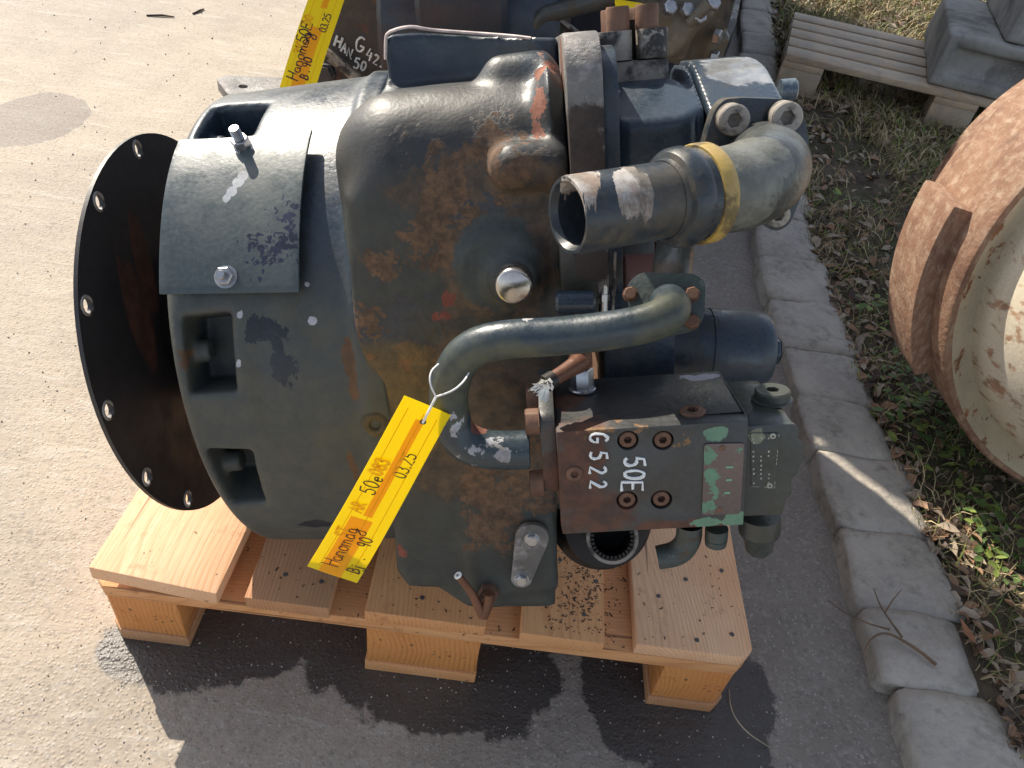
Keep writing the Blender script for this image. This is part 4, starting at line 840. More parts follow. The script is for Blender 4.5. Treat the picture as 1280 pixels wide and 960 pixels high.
T1, uv1 = make_tag('paper_tag', 'yellow handwritten tag tied with string in front of the big gearbox casing', tpl1, ((384, 708), (505, 497), (563, 524), (447, 725)),
    [('Hanomag', .07, .50, .37, .014, -.03), ('50e', .54, .42, .34, .016, 0), ('Bj', .07, .93, .32, .018, 0), ('.', .17, .88, .3, .018, 0), ('90', .25, .84, .30, .018, 0), ('03.25', .66, .80, .28, .014, 0)],
    [('ST', .27, .36, .28, .030), ('AR', .43, .36, .28, .030), ('083', .64, .36, .28, .032)], (.93, .57), 'marker_black', [(.0, .40, .22, .66), (.42, .93, .42, .60)])
mb = MB()
h0 = uv1(.93, .57, .001)
k0 = tpl1(545, 496)+wpt([0, -.006, 0])-wpt([0, 0, 0])
lp1 = [wpt(g(*q)) for q in ((545, 496, -.378), (536, 478, -.378), (538, 462, -.372), (552, 452, -.360))] if False else [wpt(g(a, b, yg=c)) for a, b, c in ((545, 496, -.380), (537, 480, -.382), (538, 464, -.378), (548, 455, -.368))]
lp2 = [wpt(g(a, b, yg=c)) for a, b, c in ((545, 496, -.380), (566, 489, -.384), (580, 477, -.380), (586, 466, -.366))]
mb.tube([h0, (h0+lp1[0])/2, lp1[0]], .0009, 6, sub=1); mb.tube(lp1, .0006, 6, sub=2); mb.tube(lp2, .0006, 6, sub=2)
tag(obj('tag_string', mb, 'string_white'), 'thin white string looped round the oil pipe above the yellow tag', 'string')

# ------------------------------------------------------------------ pallets
wood('pine', (.74, .38, .165), (.50, .20, .07), ring=60); wood('pine_pale', (.84, .51, .30), (.62, .31, .14), ring=60, off=(.02, 0, .20)); wood('pine_red', (.52, .28, .14), (.30, .125, .05), ring=60, off=(.05, 0, .06))
wood('pine_block', (.68, .29, .085), (.38, .12, .03), ring=44, off=(.015, 0, .035), rs=.35); wood('weathered', (.58, .45, .31), (.40, .29, .18), ring=50, off=(.05, 0, .15), wear=.6)
plain('nail_steel', (.10, .085, .08), .6, .3)
def lumber(name, root, c, size, m, rz=0., tilt=(0, 0), cut=(), bev=.0016, warp=0., rough=.0012):
    """a sawn piece: local Y is its length; c = centre; cut = set of corners (sx, sy) to chamfer"""
    hx_, hy_, hz_ = [q/2 for q in size]; k = .013; pts = []
    for sx, sy in ((-1, -1), (1, -1), (1, 1), (-1, 1)):
        if (sx, sy) in cut:
            A_ = [(sx*(hx_-k), sy*hy_), (sx*hx_, sy*(hy_-k))]; pts += A_ if sx*sy < 0 and False else (A_ if (sx, sy) in ((1, -1), (-1, 1)) else A_[::-1])
        else: pts.append((sx*hx_, sy*hy_))
    bm = bmesh.new(); vs = [bm.verts.new((p[0], p[1], -hz_)) for p in pts]; f = bm.faces.new(vs[::-1])
    ex = bmesh.ops.extrude_face_region(bm, geom=[f]); bmesh.ops.translate(bm, verts=[v for v in ex['geom'] if isinstance(v, bmesh.types.BMVert)], vec=(0, 0, 2*hz_))
    bmesh.ops.recalc_face_normals(bm, faces=bm.faces[:])
    for i in range(1, 6):
        bmesh.ops.bisect_plane(bm, geom=bm.verts[:]+bm.edges[:]+bm.faces[:], plane_co=(0, -hy_+i*2*hy_/6, 0), plane_no=(0, 1, 0))
    bmesh.ops.bevel(bm, geom=[e for e in bm.edges if len(e.link_faces) == 2 and e.calc_face_angle(0) > .5], offset=bev, segments=2, affect='EDGES', profile=.5)
    sd_ = random.uniform(0, 50)
    for v in bm.verts:
        n_ = mnoise.noise_vector(Vector((v.co.x*9+sd_, v.co.y*5, v.co.z*9))); v.co += n_*rough
        if warp: v.co.z += warp*((v.co.x/hx_)**2)
    for fc_ in bm.faces: fc_.smooth = True
    me = bpy.data.meshes.new(name); bm.to_mesh(me); bm.free(); me.set_sharp_from_angle(angle=.6); me.materials.append(MATS[m])
    o = bpy.data.objects.new(name, me); COL.objects.link(o); o.parent = root
    M_ = Matrix.Translation(Vector([float(q) for q in c])) @ Matrix.Rotation(rz, 4, 'Z') @ Matrix.Rotation(tilt[1], 4, 'Y') @ Matrix.Rotation(tilt[0], 4, 'X')
    o.matrix_local = INV[root.name][0] @ M_ if not INV[root.name][1] else M_
    return o
PW, PL_ = .8, .8
PAL = thing('wooden_pallet', 'fresh light pine pallet carrying the big gearbox on the asphalt', 'pallet', (0, 0, 0), local=True)
HP = math.pi/2
for yc in (.0725, .40, .7275):
    lumber('cross_board', PAL, (.4, yc, .111), (.145, .80, .0215), 'pine', rz=HP, cut={(-1, -1), (-1, 1)} if yc < .1 else ())
for x0, w_, cu in ((.05, .1, {(-1, -1)}), (.4, .145, ()), (.75, .1, {(1, -1)})):
    for yc in (.0725, .40, .7275): lumber('pallet_block', PAL, (x0, yc, .061), (w_-.004, .141, .0775), 'pine_block', cut=cu if yc < .1 else (), bev=.002)
    lumber('base_board', PAL, (x0, .40, .011), (w_, .80, .0215), 'pine_red' if w_ < .12 else 'pine', cut=cu)
deck = [((.104, .36, .1535), (.148, .74, .024), 'pine_pale', -.055, (.010, .055), .0015), ((.236, .395, .133), (.10, .80, .0215), 'pine_red', 0, (0, 0), 0), ((.400, .397, .133), (.145, .80, .0215), 'pine', 0, (0, 0), 0),
        ((.566, .395, .133), (.102, .80, .0215), 'pine', 0, (0, 0), 0), ((.7275, .4, .133), (.145, .80, .0215), 'pine_pale', 0, (0, 0), 0)]
for i, (c, s_, m, rz, tl, wp) in enumerate(deck): lumber('deck_plank', PAL, c, s_, m, rz=rz, tilt=tl, warp=wp, cut={(1, -1)} if i == 4 else ())
nm = MB(); nm.lathe([(0, .0031), (.0005, .0029), (.0006, .0001)], (0, 0, 0), (0, 0, 1), 10); nme = mesh_of(nm, 'nail_steel')
for px, py in ((823, 745), (857, 724), (902, 713), (915, 793), (871, 800), (357, 718), (402, 727), (730, 768), (505, 700), (745, 727), (700, 700), (528, 747)):
    p = at(px, py, z=.1440); inst('nail_head', nme, PAL, Matrix.Translation(Vector([float(q) for q in p])))
# crumbs of dirt and bark lying on the planks and round the pallet
db = MB()
for _ in range(650):
    if random.random() < .75: px, py = random.gauss(725, 26), random.gauss(735, 38)
    else: px, py = random.uniform(300, 930), random.uniform(690, 800)
    p = at(px, py, z=.1442)
    if not (.17 < p[0] < .79 and .004 < p[1] < .4): continue
    ongap = not any(abs(p[0]-c[0][0]) < c[1][0]/2-.002 for c in deck); p[2] = .1222 if ongap else .1442
    s_ = random.uniform(.0003, .0009)*random.choice((1, 1, 1.5)); a = random.uniform(0, 6.28); u_ = np.array([math.cos(a), math.sin(a), 0])*s_*random.uniform(1, 3.6); v_ = np.array([-math.sin(a), math.cos(a), 0])*s_
    db.add([p-u_-v_, p+u_-v_*.6, p+u_*.6+v_, p-u_*.8+v_*.8, p+[0, 0, s_]], [(0, 1, 4), (1, 2, 4), (2, 3, 4), (3, 0, 4)])
plain('dark_crumbs', (.065, .040, .025), .9); o = obj('dirt_crumbs', db, 'dark_crumbs', PAL, kind='stuff') if False else obj('dirt_crumbs', db, 'dark_crumbs', kind='stuff'); o['label'] = 'dark crumbs of dirt and bark scattered over the pine pallet planks'

# far pallet with concrete blocks
F0, F1, F3 = at(983, 67, z=.144), at(1207, 120, z=.144), at(984, 19, z=.144)
fx = nrm((F1-F0)*[1, 1, 0]); fy = np.array([-fx[1], fx[0], 0.])
FM = Matrix(((fx[0], fy[0], 0, F0[0]), (fx[1], fy[1], 0, F0[1]), (0, 0, 1, 0), (0, 0, 0, 1)))
FP = thing('wooden_pallet', 'weathered grey pallet on the grass in the shade, loaded with concrete blocks', 'pallet', FM, local=True)
for i in range(5): lumber('deck_plank', FP, (.6, .05+i*.125, .133), (.1, 1.2, .0215), 'weathered', rz=HP)
for xc in (.07, .6, 1.13): lumber('cross_board', FP, (xc, .30, .111), (.145, .6, .0215), 'weathered')
for xc in (.07, .6, 1.13):
    for yc in (.05, .3, .55): lumber('pallet_block', FP, (xc, yc, .061), (.145, .095, .0775), 'weathered')
for yc in (.05, .3, .55): lumber('base_board', FP, (.6, yc, .011), (.1, 1.2, .0215), 'weathered', rz=HP)
painted('concrete_grey', (.33, .32, .30), (.25, .24, .225), .85, layers=[dict(c=(.09, .088, .08), s=5, t=.56, w=.1, a=.7), dict(c=(.36, .35, .32), s=14, t=.66, w=.03)], bump=.7, grit=120, bd=.003)
def cblock(p, size, rz, label):
    a, b, c = size; T = thing('concrete_block', label, 'concrete block', Matrix.Translation(Vector([float(q) for q in p])) @ Matrix.Rotation(rz, 4, 'Z'), local=True, group='concrete blocks stacked on the far pallet')
    bm = bmesh.new(); bmesh.ops.create_cube(bm, size=1); bmesh.ops.scale(bm, vec=(a, b, c), verts=bm.verts[:]); bmesh.ops.translate(bm, vec=(a/2, b/2, c/2), verts=bm.verts[:])
    fr_ = [f for f in bm.faces if f.normal.y < -.9]
    r = bmesh.ops.inset_individual(bm, faces=fr_, thickness=.055); bmesh.ops.inset_individual(bm, faces=fr_, thickness=.012, depth=-.03)
    bmesh.ops.bevel(bm, geom=[e for e in bm.edges if e.calc_face_angle(0) > .4], offset=.014, segments=3, affect='EDGES', profile=.6)
    bmesh.ops.subdivide_edges(bm, edges=[e for e in bm.edges if e.calc_length() > .08], cuts=5, use_grid_fill=True)
    for v in bm.verts: v.co += mnoise.noise_vector(v.co*14+Vector(p))*.004
    me = bpy.data.meshes.new('block_body'); bm.to_mesh(me); bm.free(); me.polygons.foreach_set('use_smooth', [True]*len(me.polygons)); me.set_sharp_from_angle(angle=.7)
    obj('block_body', me, 'concrete_grey', T); return T
ang = math.atan2(fx[1], fx[0]); B0 = at(1158, 104, z=.1455)
cblock((B0[0], B0[1], .1455), (.40, .62, .17), ang-.05, 'lower grey concrete block resting straight on the far pallet planks')
B1 = B0+fx*.17; cblock((B1[0]-fy[0]*-.02, B1[1]+.02, .318), (.42, .62, .18), ang-.02, 'upper grey concrete block with a square recess, stacked on the lower block')
B2 = B1+fx*.33+fy*.12; cblock((B2[0], B2[1], .501), (.40, .45, .17), ang+.25, 'top concrete block at the right edge above the rusty hub')

# ------------------------------------------------------------------ ground
def kx(y): return 1.035+(max(0., y-.9)**1.3)*.1
s = NT('asphalt'); P_ = s.co
big = s.noise(1.1, 5, .55); mid = s.noise(6, 6, .65); fine = s.noise(150, 4, .7); gr = s.vor(170, out='Color'); grd = s.vor(170); gr2 = s.vor(420, out='Color')
sepc = s.n('ShaderNodeSeparateColor'); s.t.links.new(gr, sepc.inputs[0]); sepd = s.n('ShaderNodeSeparateColor'); s.t.links.new(gr2, sepd.inputs[0])
col = s.mix(s.ramp(big, .38, .62), (.43, .36, .28), (.36, .305, .245))
sx_ = s.n('ShaderNodeSeparateXYZ'); s.t.links.new(s.co, sx_.inputs[0])
shade_side = s.ramp(s.math('ADD', sx_.outputs[0], s.math('MULTIPLY', mid, .3)), .35, .95)       # same concrete painted darker to the right, where the shade lies
col = s.mix(shade_side, col, s.mix(s.ramp(mid, .35, .65), (.275, .24, .205), (.225, .198, .172)))
col = s.mix(s.ramp(mid, .3, .75, 0, .4), col, (.22, .185, .145))
col = s.mix(s.ramp(sepc.outputs[0], .80, .9, 0, .25), col, (.42, .39, .35)); col = s.mix(s.ramp(sepc.outputs[1], .80, .9, 0, .22), col, (.09, .08, .075))
col = s.mix(s.ramp(sepd.outputs[0], .965, .98, 0, .6), col, (.45, .43, .40)); col = s.mix(s.ramp(fine, .30, .45, .35, 0), col, (.12, .10, .085))
scr = s.noise(26, 4, .6, stretch=(.25, 1.3, 1), dist=.6); col = s.mix(s.math('MULTIPLY', s.ramp(scr, .56, .68, 0, .5), s.math('SUBTRACT', 1., shade_side)), col, (.47, .43, .37))
# shadow painted in near the top left and wet oily stains at the pallet's feet
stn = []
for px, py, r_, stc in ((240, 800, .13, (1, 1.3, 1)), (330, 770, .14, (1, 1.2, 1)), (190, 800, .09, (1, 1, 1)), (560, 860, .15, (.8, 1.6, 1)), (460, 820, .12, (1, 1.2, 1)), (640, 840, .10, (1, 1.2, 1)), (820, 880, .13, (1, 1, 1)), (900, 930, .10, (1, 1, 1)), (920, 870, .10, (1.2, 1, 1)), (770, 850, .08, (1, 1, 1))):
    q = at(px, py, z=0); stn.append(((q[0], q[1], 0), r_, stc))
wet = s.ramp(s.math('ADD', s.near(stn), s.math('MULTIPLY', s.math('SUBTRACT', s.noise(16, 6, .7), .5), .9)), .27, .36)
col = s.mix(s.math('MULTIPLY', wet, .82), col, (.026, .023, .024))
q = at(25, 150, z=0); shadow_patch = s.ramp(s.math('ADD', s.near([((q[0]+.02, q[1]+.02, 0), .16, (1, .7, 1)), ((q[0]-.12, q[1]-.12, 0), .20, (1, .8, 1)), ((q[0]-.3, q[1]-.1, 0), .3, (1, .8, 1))]), s.math('MULTIPLY', s.math('SUBTRACT', s.noise(3, 6, .6), .5), .7)), .24, .26)
col = s.mix(s.math('MULTIPLY', shadow_patch, .55), col, (.16, .14, .135))
h = s.math('ADD', s.math('ADD', s.math('MULTIPLY', s.ramp(grd, 0, .5, 1, 0), .55), s.math('MULTIPLY', fine, .7)), s.math('MULTIPLY', s.math('ADD', mid, scr), 1.6))
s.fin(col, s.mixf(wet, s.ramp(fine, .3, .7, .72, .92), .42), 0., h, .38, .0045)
mb = MB(); mb.add([(-60, -60, 0), (60, -60, 0), (60, 90, 0), (-60, 90, 0)], [(0, 1, 2, 3)]); obj('ground', mb, 'asphalt', kind='structure')
# loose grit on the asphalt
gt = MB()
for _ in range(1500):
    if random.random() < .6: px, py = random.uniform(120, 1130), random.uniform(700, 975)
    else: px, py = random.uniform(-20, 640), random.uniform(-10, 975)
    p = at(px, py, z=.0002)
    if p[0] > kx(p[1])-.01 or p[1] > 5: continue
    r_ = random.uniform(.0005, .0014)*(1+max(0, p[1])*.8); a = random.uniform(0, 6.28); k = [np.array([math.cos(a+t)*r_*random.uniform(.7, 1.3), math.sin(a+t)*r_*random.uniform(.7, 1.3), 0]) for t in (0, 1.57, 3.14, 4.71)]
    top = p+[0, 0, r_*1.1]; gt.add([p+k[0], p+k[1], p+k[2], p+k[3], top+k[0]*.5, top+k[2]*.4], [(0, 1, 4), (1, 2, 5, 4), (2, 3, 5), (3, 0, 4, 5)])
plain('grit_stone', (.40, .35, .29), .85, nz=.4, scale=8); o = obj('loose_grit', gt, 'grit_stone', kind='stuff'); o['label'] = 'fine loose grit lying on the asphalt'
# kerb of rough natural stones
painted('kerb_granite', (.43, .385, .33), (.31, .28, .245), .8, layers=[
    dict(c=(.40, .36, .30), s=7, t=.52, w=.1, a=.8, rough=.85), dict(c=(.12, .11, .10), s=30, t=.62, w=.06, a=.35), dict(c=(.42, .42, .43), s=90, t=.66, w=.03, rough=.8)], bump=.9, grit=110, bd=.004)
KB = bpy.data.objects.new('kerb', None); COL.objects.link(KB); KB['kind'] = 'structure'; INV['kerb'] = (Matrix.Identity(4), False)
ys = [-.30, -.12, .055, .175, .33, .50, .64, .80, .97, 1.16, 1.36, 1.6, 1.85, 2.1, 2.4, 2.7, 3.0, 3.35, 3.7, 4.1, 4.5]
for i in range(len(ys)-1):
    y0, y1 = ys[i]-.003, ys[i+1]+.003; n_ = 16; bm = bmesh.new(); bmesh.ops.create_cube(bm, size=1)
    bmesh.ops.subdivide_edges(bm, edges=bm.edges[:], cuts=9, use_grid_fill=True)
    wd = random.uniform(.155, .185); ht = random.uniform(.036, .042); off_ = random.uniform(-.006, .006)
    for v in bm.verts:
        u_, w_, z_ = v.co.x+.5, v.co.y+.5, v.co.z+.5; y = y0+(y1-y0)*w_
        rc_ = 1-.07*(abs(u_-.5)*2)**8*(abs(w_-.5)*2)**8
        x = kx(y)+off_+wd*(.5+(u_-.5)*rc_); y = (y0+y1)/2+(y-(y0+y1)/2)*rc_
        z = -.05+(.05+ht)*z_
        if z_ > .7: z -= .009*((abs(u_-.42)*2)**6)+.005*((abs(w_-.5)*2)**14)
        nv = mnoise.noise_vector(Vector((x*9, y*9, z*9+i*3)))*.007+Vector((mnoise.noise(Vector((i*5, y*7, 2)))*.016*u_, 0, 0))+mnoise.noise_vector(Vector((x*38, y*38, z*38)))*.0032
        v.co = Vector((x, y, z))+nv
    for f in bm.faces: f.smooth = True
    me = bpy.data.meshes.new('kerb_stone'); bm.to_mesh(me); bm.free(); obj('kerb_stone', me, 'kerb_granite', KB)
# dirt strip and lawn soil behind the kerb
s = NT('soil'); c = s.mix(s.ramp(s.noise(14, 6, .7), .35, .65), (.085, .06, .04), (.14, .105, .07)); c = s.mix(s.ramp(s.noise(5, 4), .45, .6, 0, .6), c, (.07, .075, .03)); s.fin(c, .95, 0, s.noise(60, 6, .7), .9, .012)
mb = MB(); NX, NY = 60, 110; V = []
for j in range(NY+1):
    y = -.6+(j/NY)**1.4*22
    for i in range(NX+1):
        x = kx(min(y, 6))+.13+(i/NX)**1.7*14; V.append((x, y, .022+.012*mnoise.noise(Vector((x*5, y*5, 0)))+(.02 if i > 3 else 0)*mnoise.noise(Vector((x*1.5, y*1.5, 3)))))
mb.add(V, [(j*(NX+1)+i, j*(NX+1)+i+1, (j+1)*(NX+1)+i+1, (j+1)*(NX+1)+i) for j in range(NY) for i in range(NX)], True); obj('lawn_soil', mb, 'soil', kind='structure')
# grass blades, dead leaves, weeds
def soil_z(x, y): return .022+.012*mnoise.noise(Vector((x*5, y*5, 0)))
def tri_mesh(name, V, F, mats, mi, kind='stuff'):
    me = bpy.data.meshes.new(name); me.vertices.add(len(V)); me.vertices.foreach_set('co', np.asarray(V, np.float32).ravel()); F = np.asarray(F, np.int32); k = F.shape[1]
    me.loops.add(F.size); me.loops.foreach_set('vertex_index', F.ravel()); me.polygons.add(len(F)); me.polygons.foreach_set('loop_start', np.arange(0, F.size, k, dtype=np.int32)); me.polygons.foreach_set('loop_total', np.full(len(F), k, np.int32))
    for m in mats: me.materials.append(MATS[m])
    me.polygons.foreach_set('material_index', np.asarray(mi, np.int32)); me.update(calc_edges=True); o = bpy.data.objects.new(name, me); COL.objects.link(o); o['kind'] = kind; return o
for nm_, c_ in (('straw', (.46, .36, .19)), ('grass_green', (.17, .22, .04)), ('grass_olive', (.15, .14, .06)), ('grass_dry', (.32, .25, .14)), ('weed_green', (.085, .14, .035)), ('leaf_brown', (.26, .15, .085)), ('leaf_grey', (.34, .27, .20)), ('leaf_dark', (.075, .048, .032))):
    plain(nm_, c_, .65, nz=.25, scale=12)
N = 85000; yb = -.35+(rng.random(N)**1.5)*5.6; xb = np.array([kx(y) for y in yb])+.14+(rng.random(N)**1.25)*(1.2+yb*.55)
dens = np.array([mnoise.noise(Vector((x*3.1, y*3.1, 7)))+.5*mnoise.noise(Vector((x*9, y*9, 1))) for x, y in zip(xb, yb)])
edge = np.clip((xb-np.array([kx(y) for y in yb])-.16)/.28, 0, 1)
keep = (dens > -.35+.5*(rng.random(N)-.5)-.0) & (rng.random(N) < .25+.75*edge); xb, yb, dens = xb[keep], yb[keep], dens[keep]; N = len(xb)
hgt = (.010+.026*rng.random(N))*(1+.25*yb)*(1+.6*np.clip(dens, 0, 1)); wdt = (.0006+.0007*rng.random(N))*(1+.45*yb); a = rng.random(N)*6.283; ln = .3+1.6*rng.random(N)
z0 = np.array([soil_z(x, y) for x, y in zip(xb, yb)])
B = np.stack([xb, yb, z0], 1); side = np.stack([np.cos(a), np.sin(a), 0*a], 1)*wdt[:, None]; la = rng.random(N)*6.283; lean = np.stack([np.cos(la), np.sin(la), 0*a], 1)*(hgt*ln)[:, None]; upv = np.stack([0*a, 0*a, hgt], 1)
V = np.stack([B-side, B+side, B+lean*.35+upv*.6+side*.8, B+lean*.35+upv*.6-side*.8, B+lean+upv*.9], 1).reshape(-1, 3); k = np.arange(N)*5
F = np.concatenate([np.stack([k, k+1, k+2], 1), np.stack([k, k+2, k+3], 1), np.stack([k+3, k+2, k+4], 1)])
gm = np.where(rng.random(N) < .30+.45*np.clip(dens*1.2, 0, 1), np.where(rng.random(N) < .6, 1, 2), np.where(rng.random(N) < .5, 0, 3))
o = tri_mesh('grass', V, F, ['straw', 'grass_green', 'grass_olive', 'grass_dry'], np.tile(gm, 3)); o['label'] = 'patchy winter grass, straw and green, behind the stone kerb'
# dead leaves
N = 5200; yb = -.35+(rng.random(N)**1.5)*5.0; ed = rng.random(N)**1.7; xb = np.array([kx(y) for y in yb])+.15+ed*(1.0+yb*.5)
V = []; F = []; mi = []
for i in range(N):
    x, y = xb[i], yb[i]; r_ = random.uniform(.006, .017)*(1+.12*y); a = random.uniform(0, 6.28); z = soil_z(x, y)+random.uniform(.002, .016); tl = random.uniform(-.5, .5); cu = random.uniform(.15, .6)*r_
    u_ = np.array([math.cos(a), math.sin(a), tl]); v_ = np.array([-math.sin(a), math.cos(a), random.uniform(-.4, .4)]); c_ = np.array([x, y, z]); b0 = len(V)
    w1, w2 = random.uniform(.35, .6), random.uniform(.3, .5)
    V += [c_-u_*r_, c_-u_*r_*.3+v_*r_*w1+[0, 0, cu], c_+u_*r_*.5+v_*r_*w2+[0, 0, cu*.6], c_+u_*r_*1.1, c_+u_*r_*.4-v_*r_*w1+[0, 0, cu], c_-u_*r_*.4-v_*r_*w2+[0, 0, cu*.8], c_]
    F += [(b0, b0+1, b0+6), (b0+1, b0+2, b0+6), (b0+2, b0+3, b0+6), (b0+3, b0+4, b0+6), (b0+4, b0+5, b0+6), (b0+5, b0, b0+6)]; mi += [random.choice((0, 0, 1, 1, 2))]*6
o = tri_mesh('leaf_litter', V, F, ['leaf_brown', 'leaf_grey', 'leaf_dark'], mi); o['label'] = 'dead brown leaves scattered in the grass'
# broad-leaved weeds in clumps
V = []; F = []; mi = []
clumps = [(1130, 490), (1150, 520), (1170, 505), (1120, 520), (1185, 545), (1160, 560), (1240, 650), (1225, 665), (1265, 690), (1210, 640), (1250, 705), (1200, 620), (1120, 470), (1090, 400), (1275, 720), (1145, 545), (1105, 385), (1060, 250), (1205, 575)]
for px, py in clumps:
    c0_ = at(px, py, z=.03)
    for _ in range(15):
        x, y = c0_[0]+random.gauss(0, .028), c0_[1]+random.gauss(0, .028); L = random.uniform(.010, .026); a = random.uniform(0, 6.28); z = soil_z(x, y)+random.uniform(.006, .03)
        u_ = np.array([math.cos(a), math.sin(a), random.uniform(-.2, .6)])*L; v_ = np.array([-math.sin(a), math.cos(a), random.uniform(-.2, .2)])*L*random.uniform(.22, .36); c_ = np.array([x, y, z]); b0 = len(V)
        V += [c_, c_+u_*.35+v_, c_+u_*.75+v_*.8, c_+u_*1.05-[0, 0, .002], c_+u_*.75-v_*.8, c_+u_*.35-v_, c_+u_*.5-[0, 0, .0015]]
        F += [(b0+j, b0+(j+1) % 6, b0+6) for j in range(6)]; mi += [random.choice((0, 0, 1))]*6
o = tri_mesh('weeds', V, F, ['weed_green', 'grass_green'], mi); o['label'] = 'small green broad-leaved weeds in the grass beside the kerb'
# twig on the kerb, straw stalks
plain('twig_bark', (.16, .10, .06), .8); plain('dry_stalk', (.42, .34, .22), .7)
zt_ = .043; tw = MB(); tp_ = lambda L, z=zt_: [at(a_, b_, z=z+dz) for a_, b_, dz in L]
tw.tube(tp_([(1170, 831, .0), (1150, 814, .004), (1128, 800, .006), (1112, 792, .008), (1098, 792, .010), (1085, 803, .006), (1078, 822, -.004)]), [.0026, .0023, .002, .0018, .0016, .0013, .0009], 8, sub=1)
tw.tube(tp_([(1128, 797, .006), (1112, 775, .012), (1100, 757, .018), (1092, 735, .022)]), [.0018, .0015, .0012, .0007], 7, sub=1); tw.tube(tp_([(1106, 766, .014), (1116, 750, .018), (1127, 737, .022)]), [.0013, .001, .0006], 7)
tw.tube(tp_([(1112, 787, .008), (1080, 778, .008), (1050, 762, .002), (1036, 750, -.01)]), [.0015, .0013, .0010, .0006], 7, sub=1)
tag(obj('fallen_twig', tw, 'twig_bark'), 'thin forked brown twig lying across the kerb stones at bottom right', 'twig')
st = MB(); st.tube([at(911, 862, z=.001), at(914, 890, z=.012), at(932, 915, z=.014), at(962, 934, z=.001)], [.0007, .0008, .0008, .0005], 6, sub=2)
tag(obj('dry_stalk', st, 'dry_stalk'), 'thin pale curved stalk on the asphalt beside the pallet corner', 'stalk')
for k, (pts_, lb) in enumerate(((((183, 19), (218, 21)), 'short dark twig on the pale ground, the longer one at top left'), (((241, 17), (255, 11)), 'tiny dark twig on the pale ground at the top left, the shorter one'))):
    a_, b_ = at(*pts_[0], z=.003), at(*pts_[1], z=.003); m_ = MB(); m_.tube([a_, (a_+b_)/2+[.003, .004, .002], b_], [.003, .004, .002], 6); tag(obj('fallen_twig', m_, 'leaf_dark'), lb, 'twig')
lf = MB(); p = at(1210, 790, z=.058); lf.add([p+[-.006, .02, .004], p+[.002, .012, 0], p+[.006, -.008, .002], p+[.0, -.02, .004], p+[-.008, -.004, .001]], [(0, 1, 2, 3, 4)]); plain('leaf_orange', (.30, .13, .06), .7); tag(obj('dead_leaf', lf, 'leaf_orange'), 'single orange-brown leaf lying on the kerb stone at right', 'leaf')

# ------------------------------------------------------------------ rusty hub on the right
painted('hub_rust', (.26, .145, .09), (.18, .095, .06), .8, layers=[
    dict(c=(.50, .40, .29), c2=(.38, .25, .16), s=90, t=.56, w=.16, st=(1.6, .5, .6), rough=.7, a=.62), dict(c=(.12, .06, .04), s=30, d=9, t=.62, w=.1, st=(1, 1, .35), a=.55), dict(c=(.16, .07, .04), s=8, t=.60, w=.06, a=.7)], bump=.6, grit=160, bd=.003)
painted('hub_cream', (.50, .43, .31), (.38, .32, .23), .5, layers=[dict(c=(.30, .13, .06), s=26, t=.60, w=.03, st=(1.5, .6, 1), rough=.8), dict(c=(.10, .07, .05), s=60, t=.66, w=.02)], bump=.35)
painted('hub_cream_lit', (.68, .62, .50), (.60, .53, .40), .55, layers=[dict(c=(.42, .19, .09), s=34, t=.57, w=.05, st=(1.6, .5, 1), rough=.8, a=.8)], bump=.4)  # cream made paler so the cover looks sunlit
HB, HF = np.array([1.490, .754, .408]), np.array([1.466, .456, .453]); ha_ = nrm(HF-HB); HR = .376
hz_ = nrm(np.array([0, 0, 1.])-ha_*ha_[2]); hx2 = np.cross(hz_, -ha_); hx2 = hx2 if hx2[0] > 0 else -hx2
HM = Matrix([[hx2[i], -ha_[i], hz_[i], HB[i]] for i in range(3)]+[[0, 0, 0, 1]])
HUB = thing('wheel_hub', 'big round rusty and cream wheel hub lying on the grass at the right edge', 'wheel hub', HM, local=True)
AY = (0, -1, 0)
mb = MB(); mb.lathe([(.06, .20), (.062, HR*.93), (.075, HR*.985), (.095, HR), (.296, HR), (.302, HR-.004), (.303, HR-.012)], (0, 0, 0), AY, 120, close=False); obj('rim_band', mb, 'hub_rust', HUB)
mb = MB(); mb.lathe([(.302, HR-.011), (.296, HR-.020), (.285, HR-.034), (.280, HR-.055), (.284, HR-.068), (.30, HR-.082)], (0, 0, 0), AY, 120, close=False); obj('groove_ring', mb, 'hub_cream', HUB)
mb = MB(); mb.lathe([(.275, HR-.046), (.30, HR-.049), (.45, HR-.078), (.485, HR-.11), (.50, .10), (.50, .0001)], (0, 0, 0), AY, 120, close=False); obj('hub_cover', mb, 'hub_cream_lit', HUB)
mb = MB(); mb.lathe([(-.06, .2), (-.06, HR-.065), (-.05, HR-.055), (.04, HR-.055), (.065, HR-.06), (.07, .25)], (0, 0, 0), AY, 120, close=False); obj('rear_flange', mb, 'hub_rust', HUB)
def arcblock(name, a0, a1, r0, r1, y0, y1, m, sk=0.):
    n = 12; mb = MB(); V = []
    for i in range(n+1):
        t = math.radians(a0+(a1-a0)*i/n)
        for r_, y in ((r0, y0), (r1, y0), (r1, y1), (r0, y1)): V.append((math.cos(t)*r_, -y, math.sin(t)*r_))
    F = [(0, 1, 2, 3), (n*4+3, n*4+2, n*4+1, n*4)]
    for i in range(n):
        for k in range(4): F.append((i*4+k, (i+1)*4+k, (i+1)*4+(k+1) % 4, i*4+(k+1) % 4))
    mb.add(V, F); return obj(name, mb, m, HUB, bev=.006)
arcblock('lug', 172, 214, HR-.01, HR+.030, .115, .245, 'hub_rust'); arcblock('lug', 52, 94, HR-.01, HR+.045, .10, .235, 'hub_rust'); arcblock('lug', -68, -26, HR-.01, HR+.045, .10, .235, 'hub_rust')

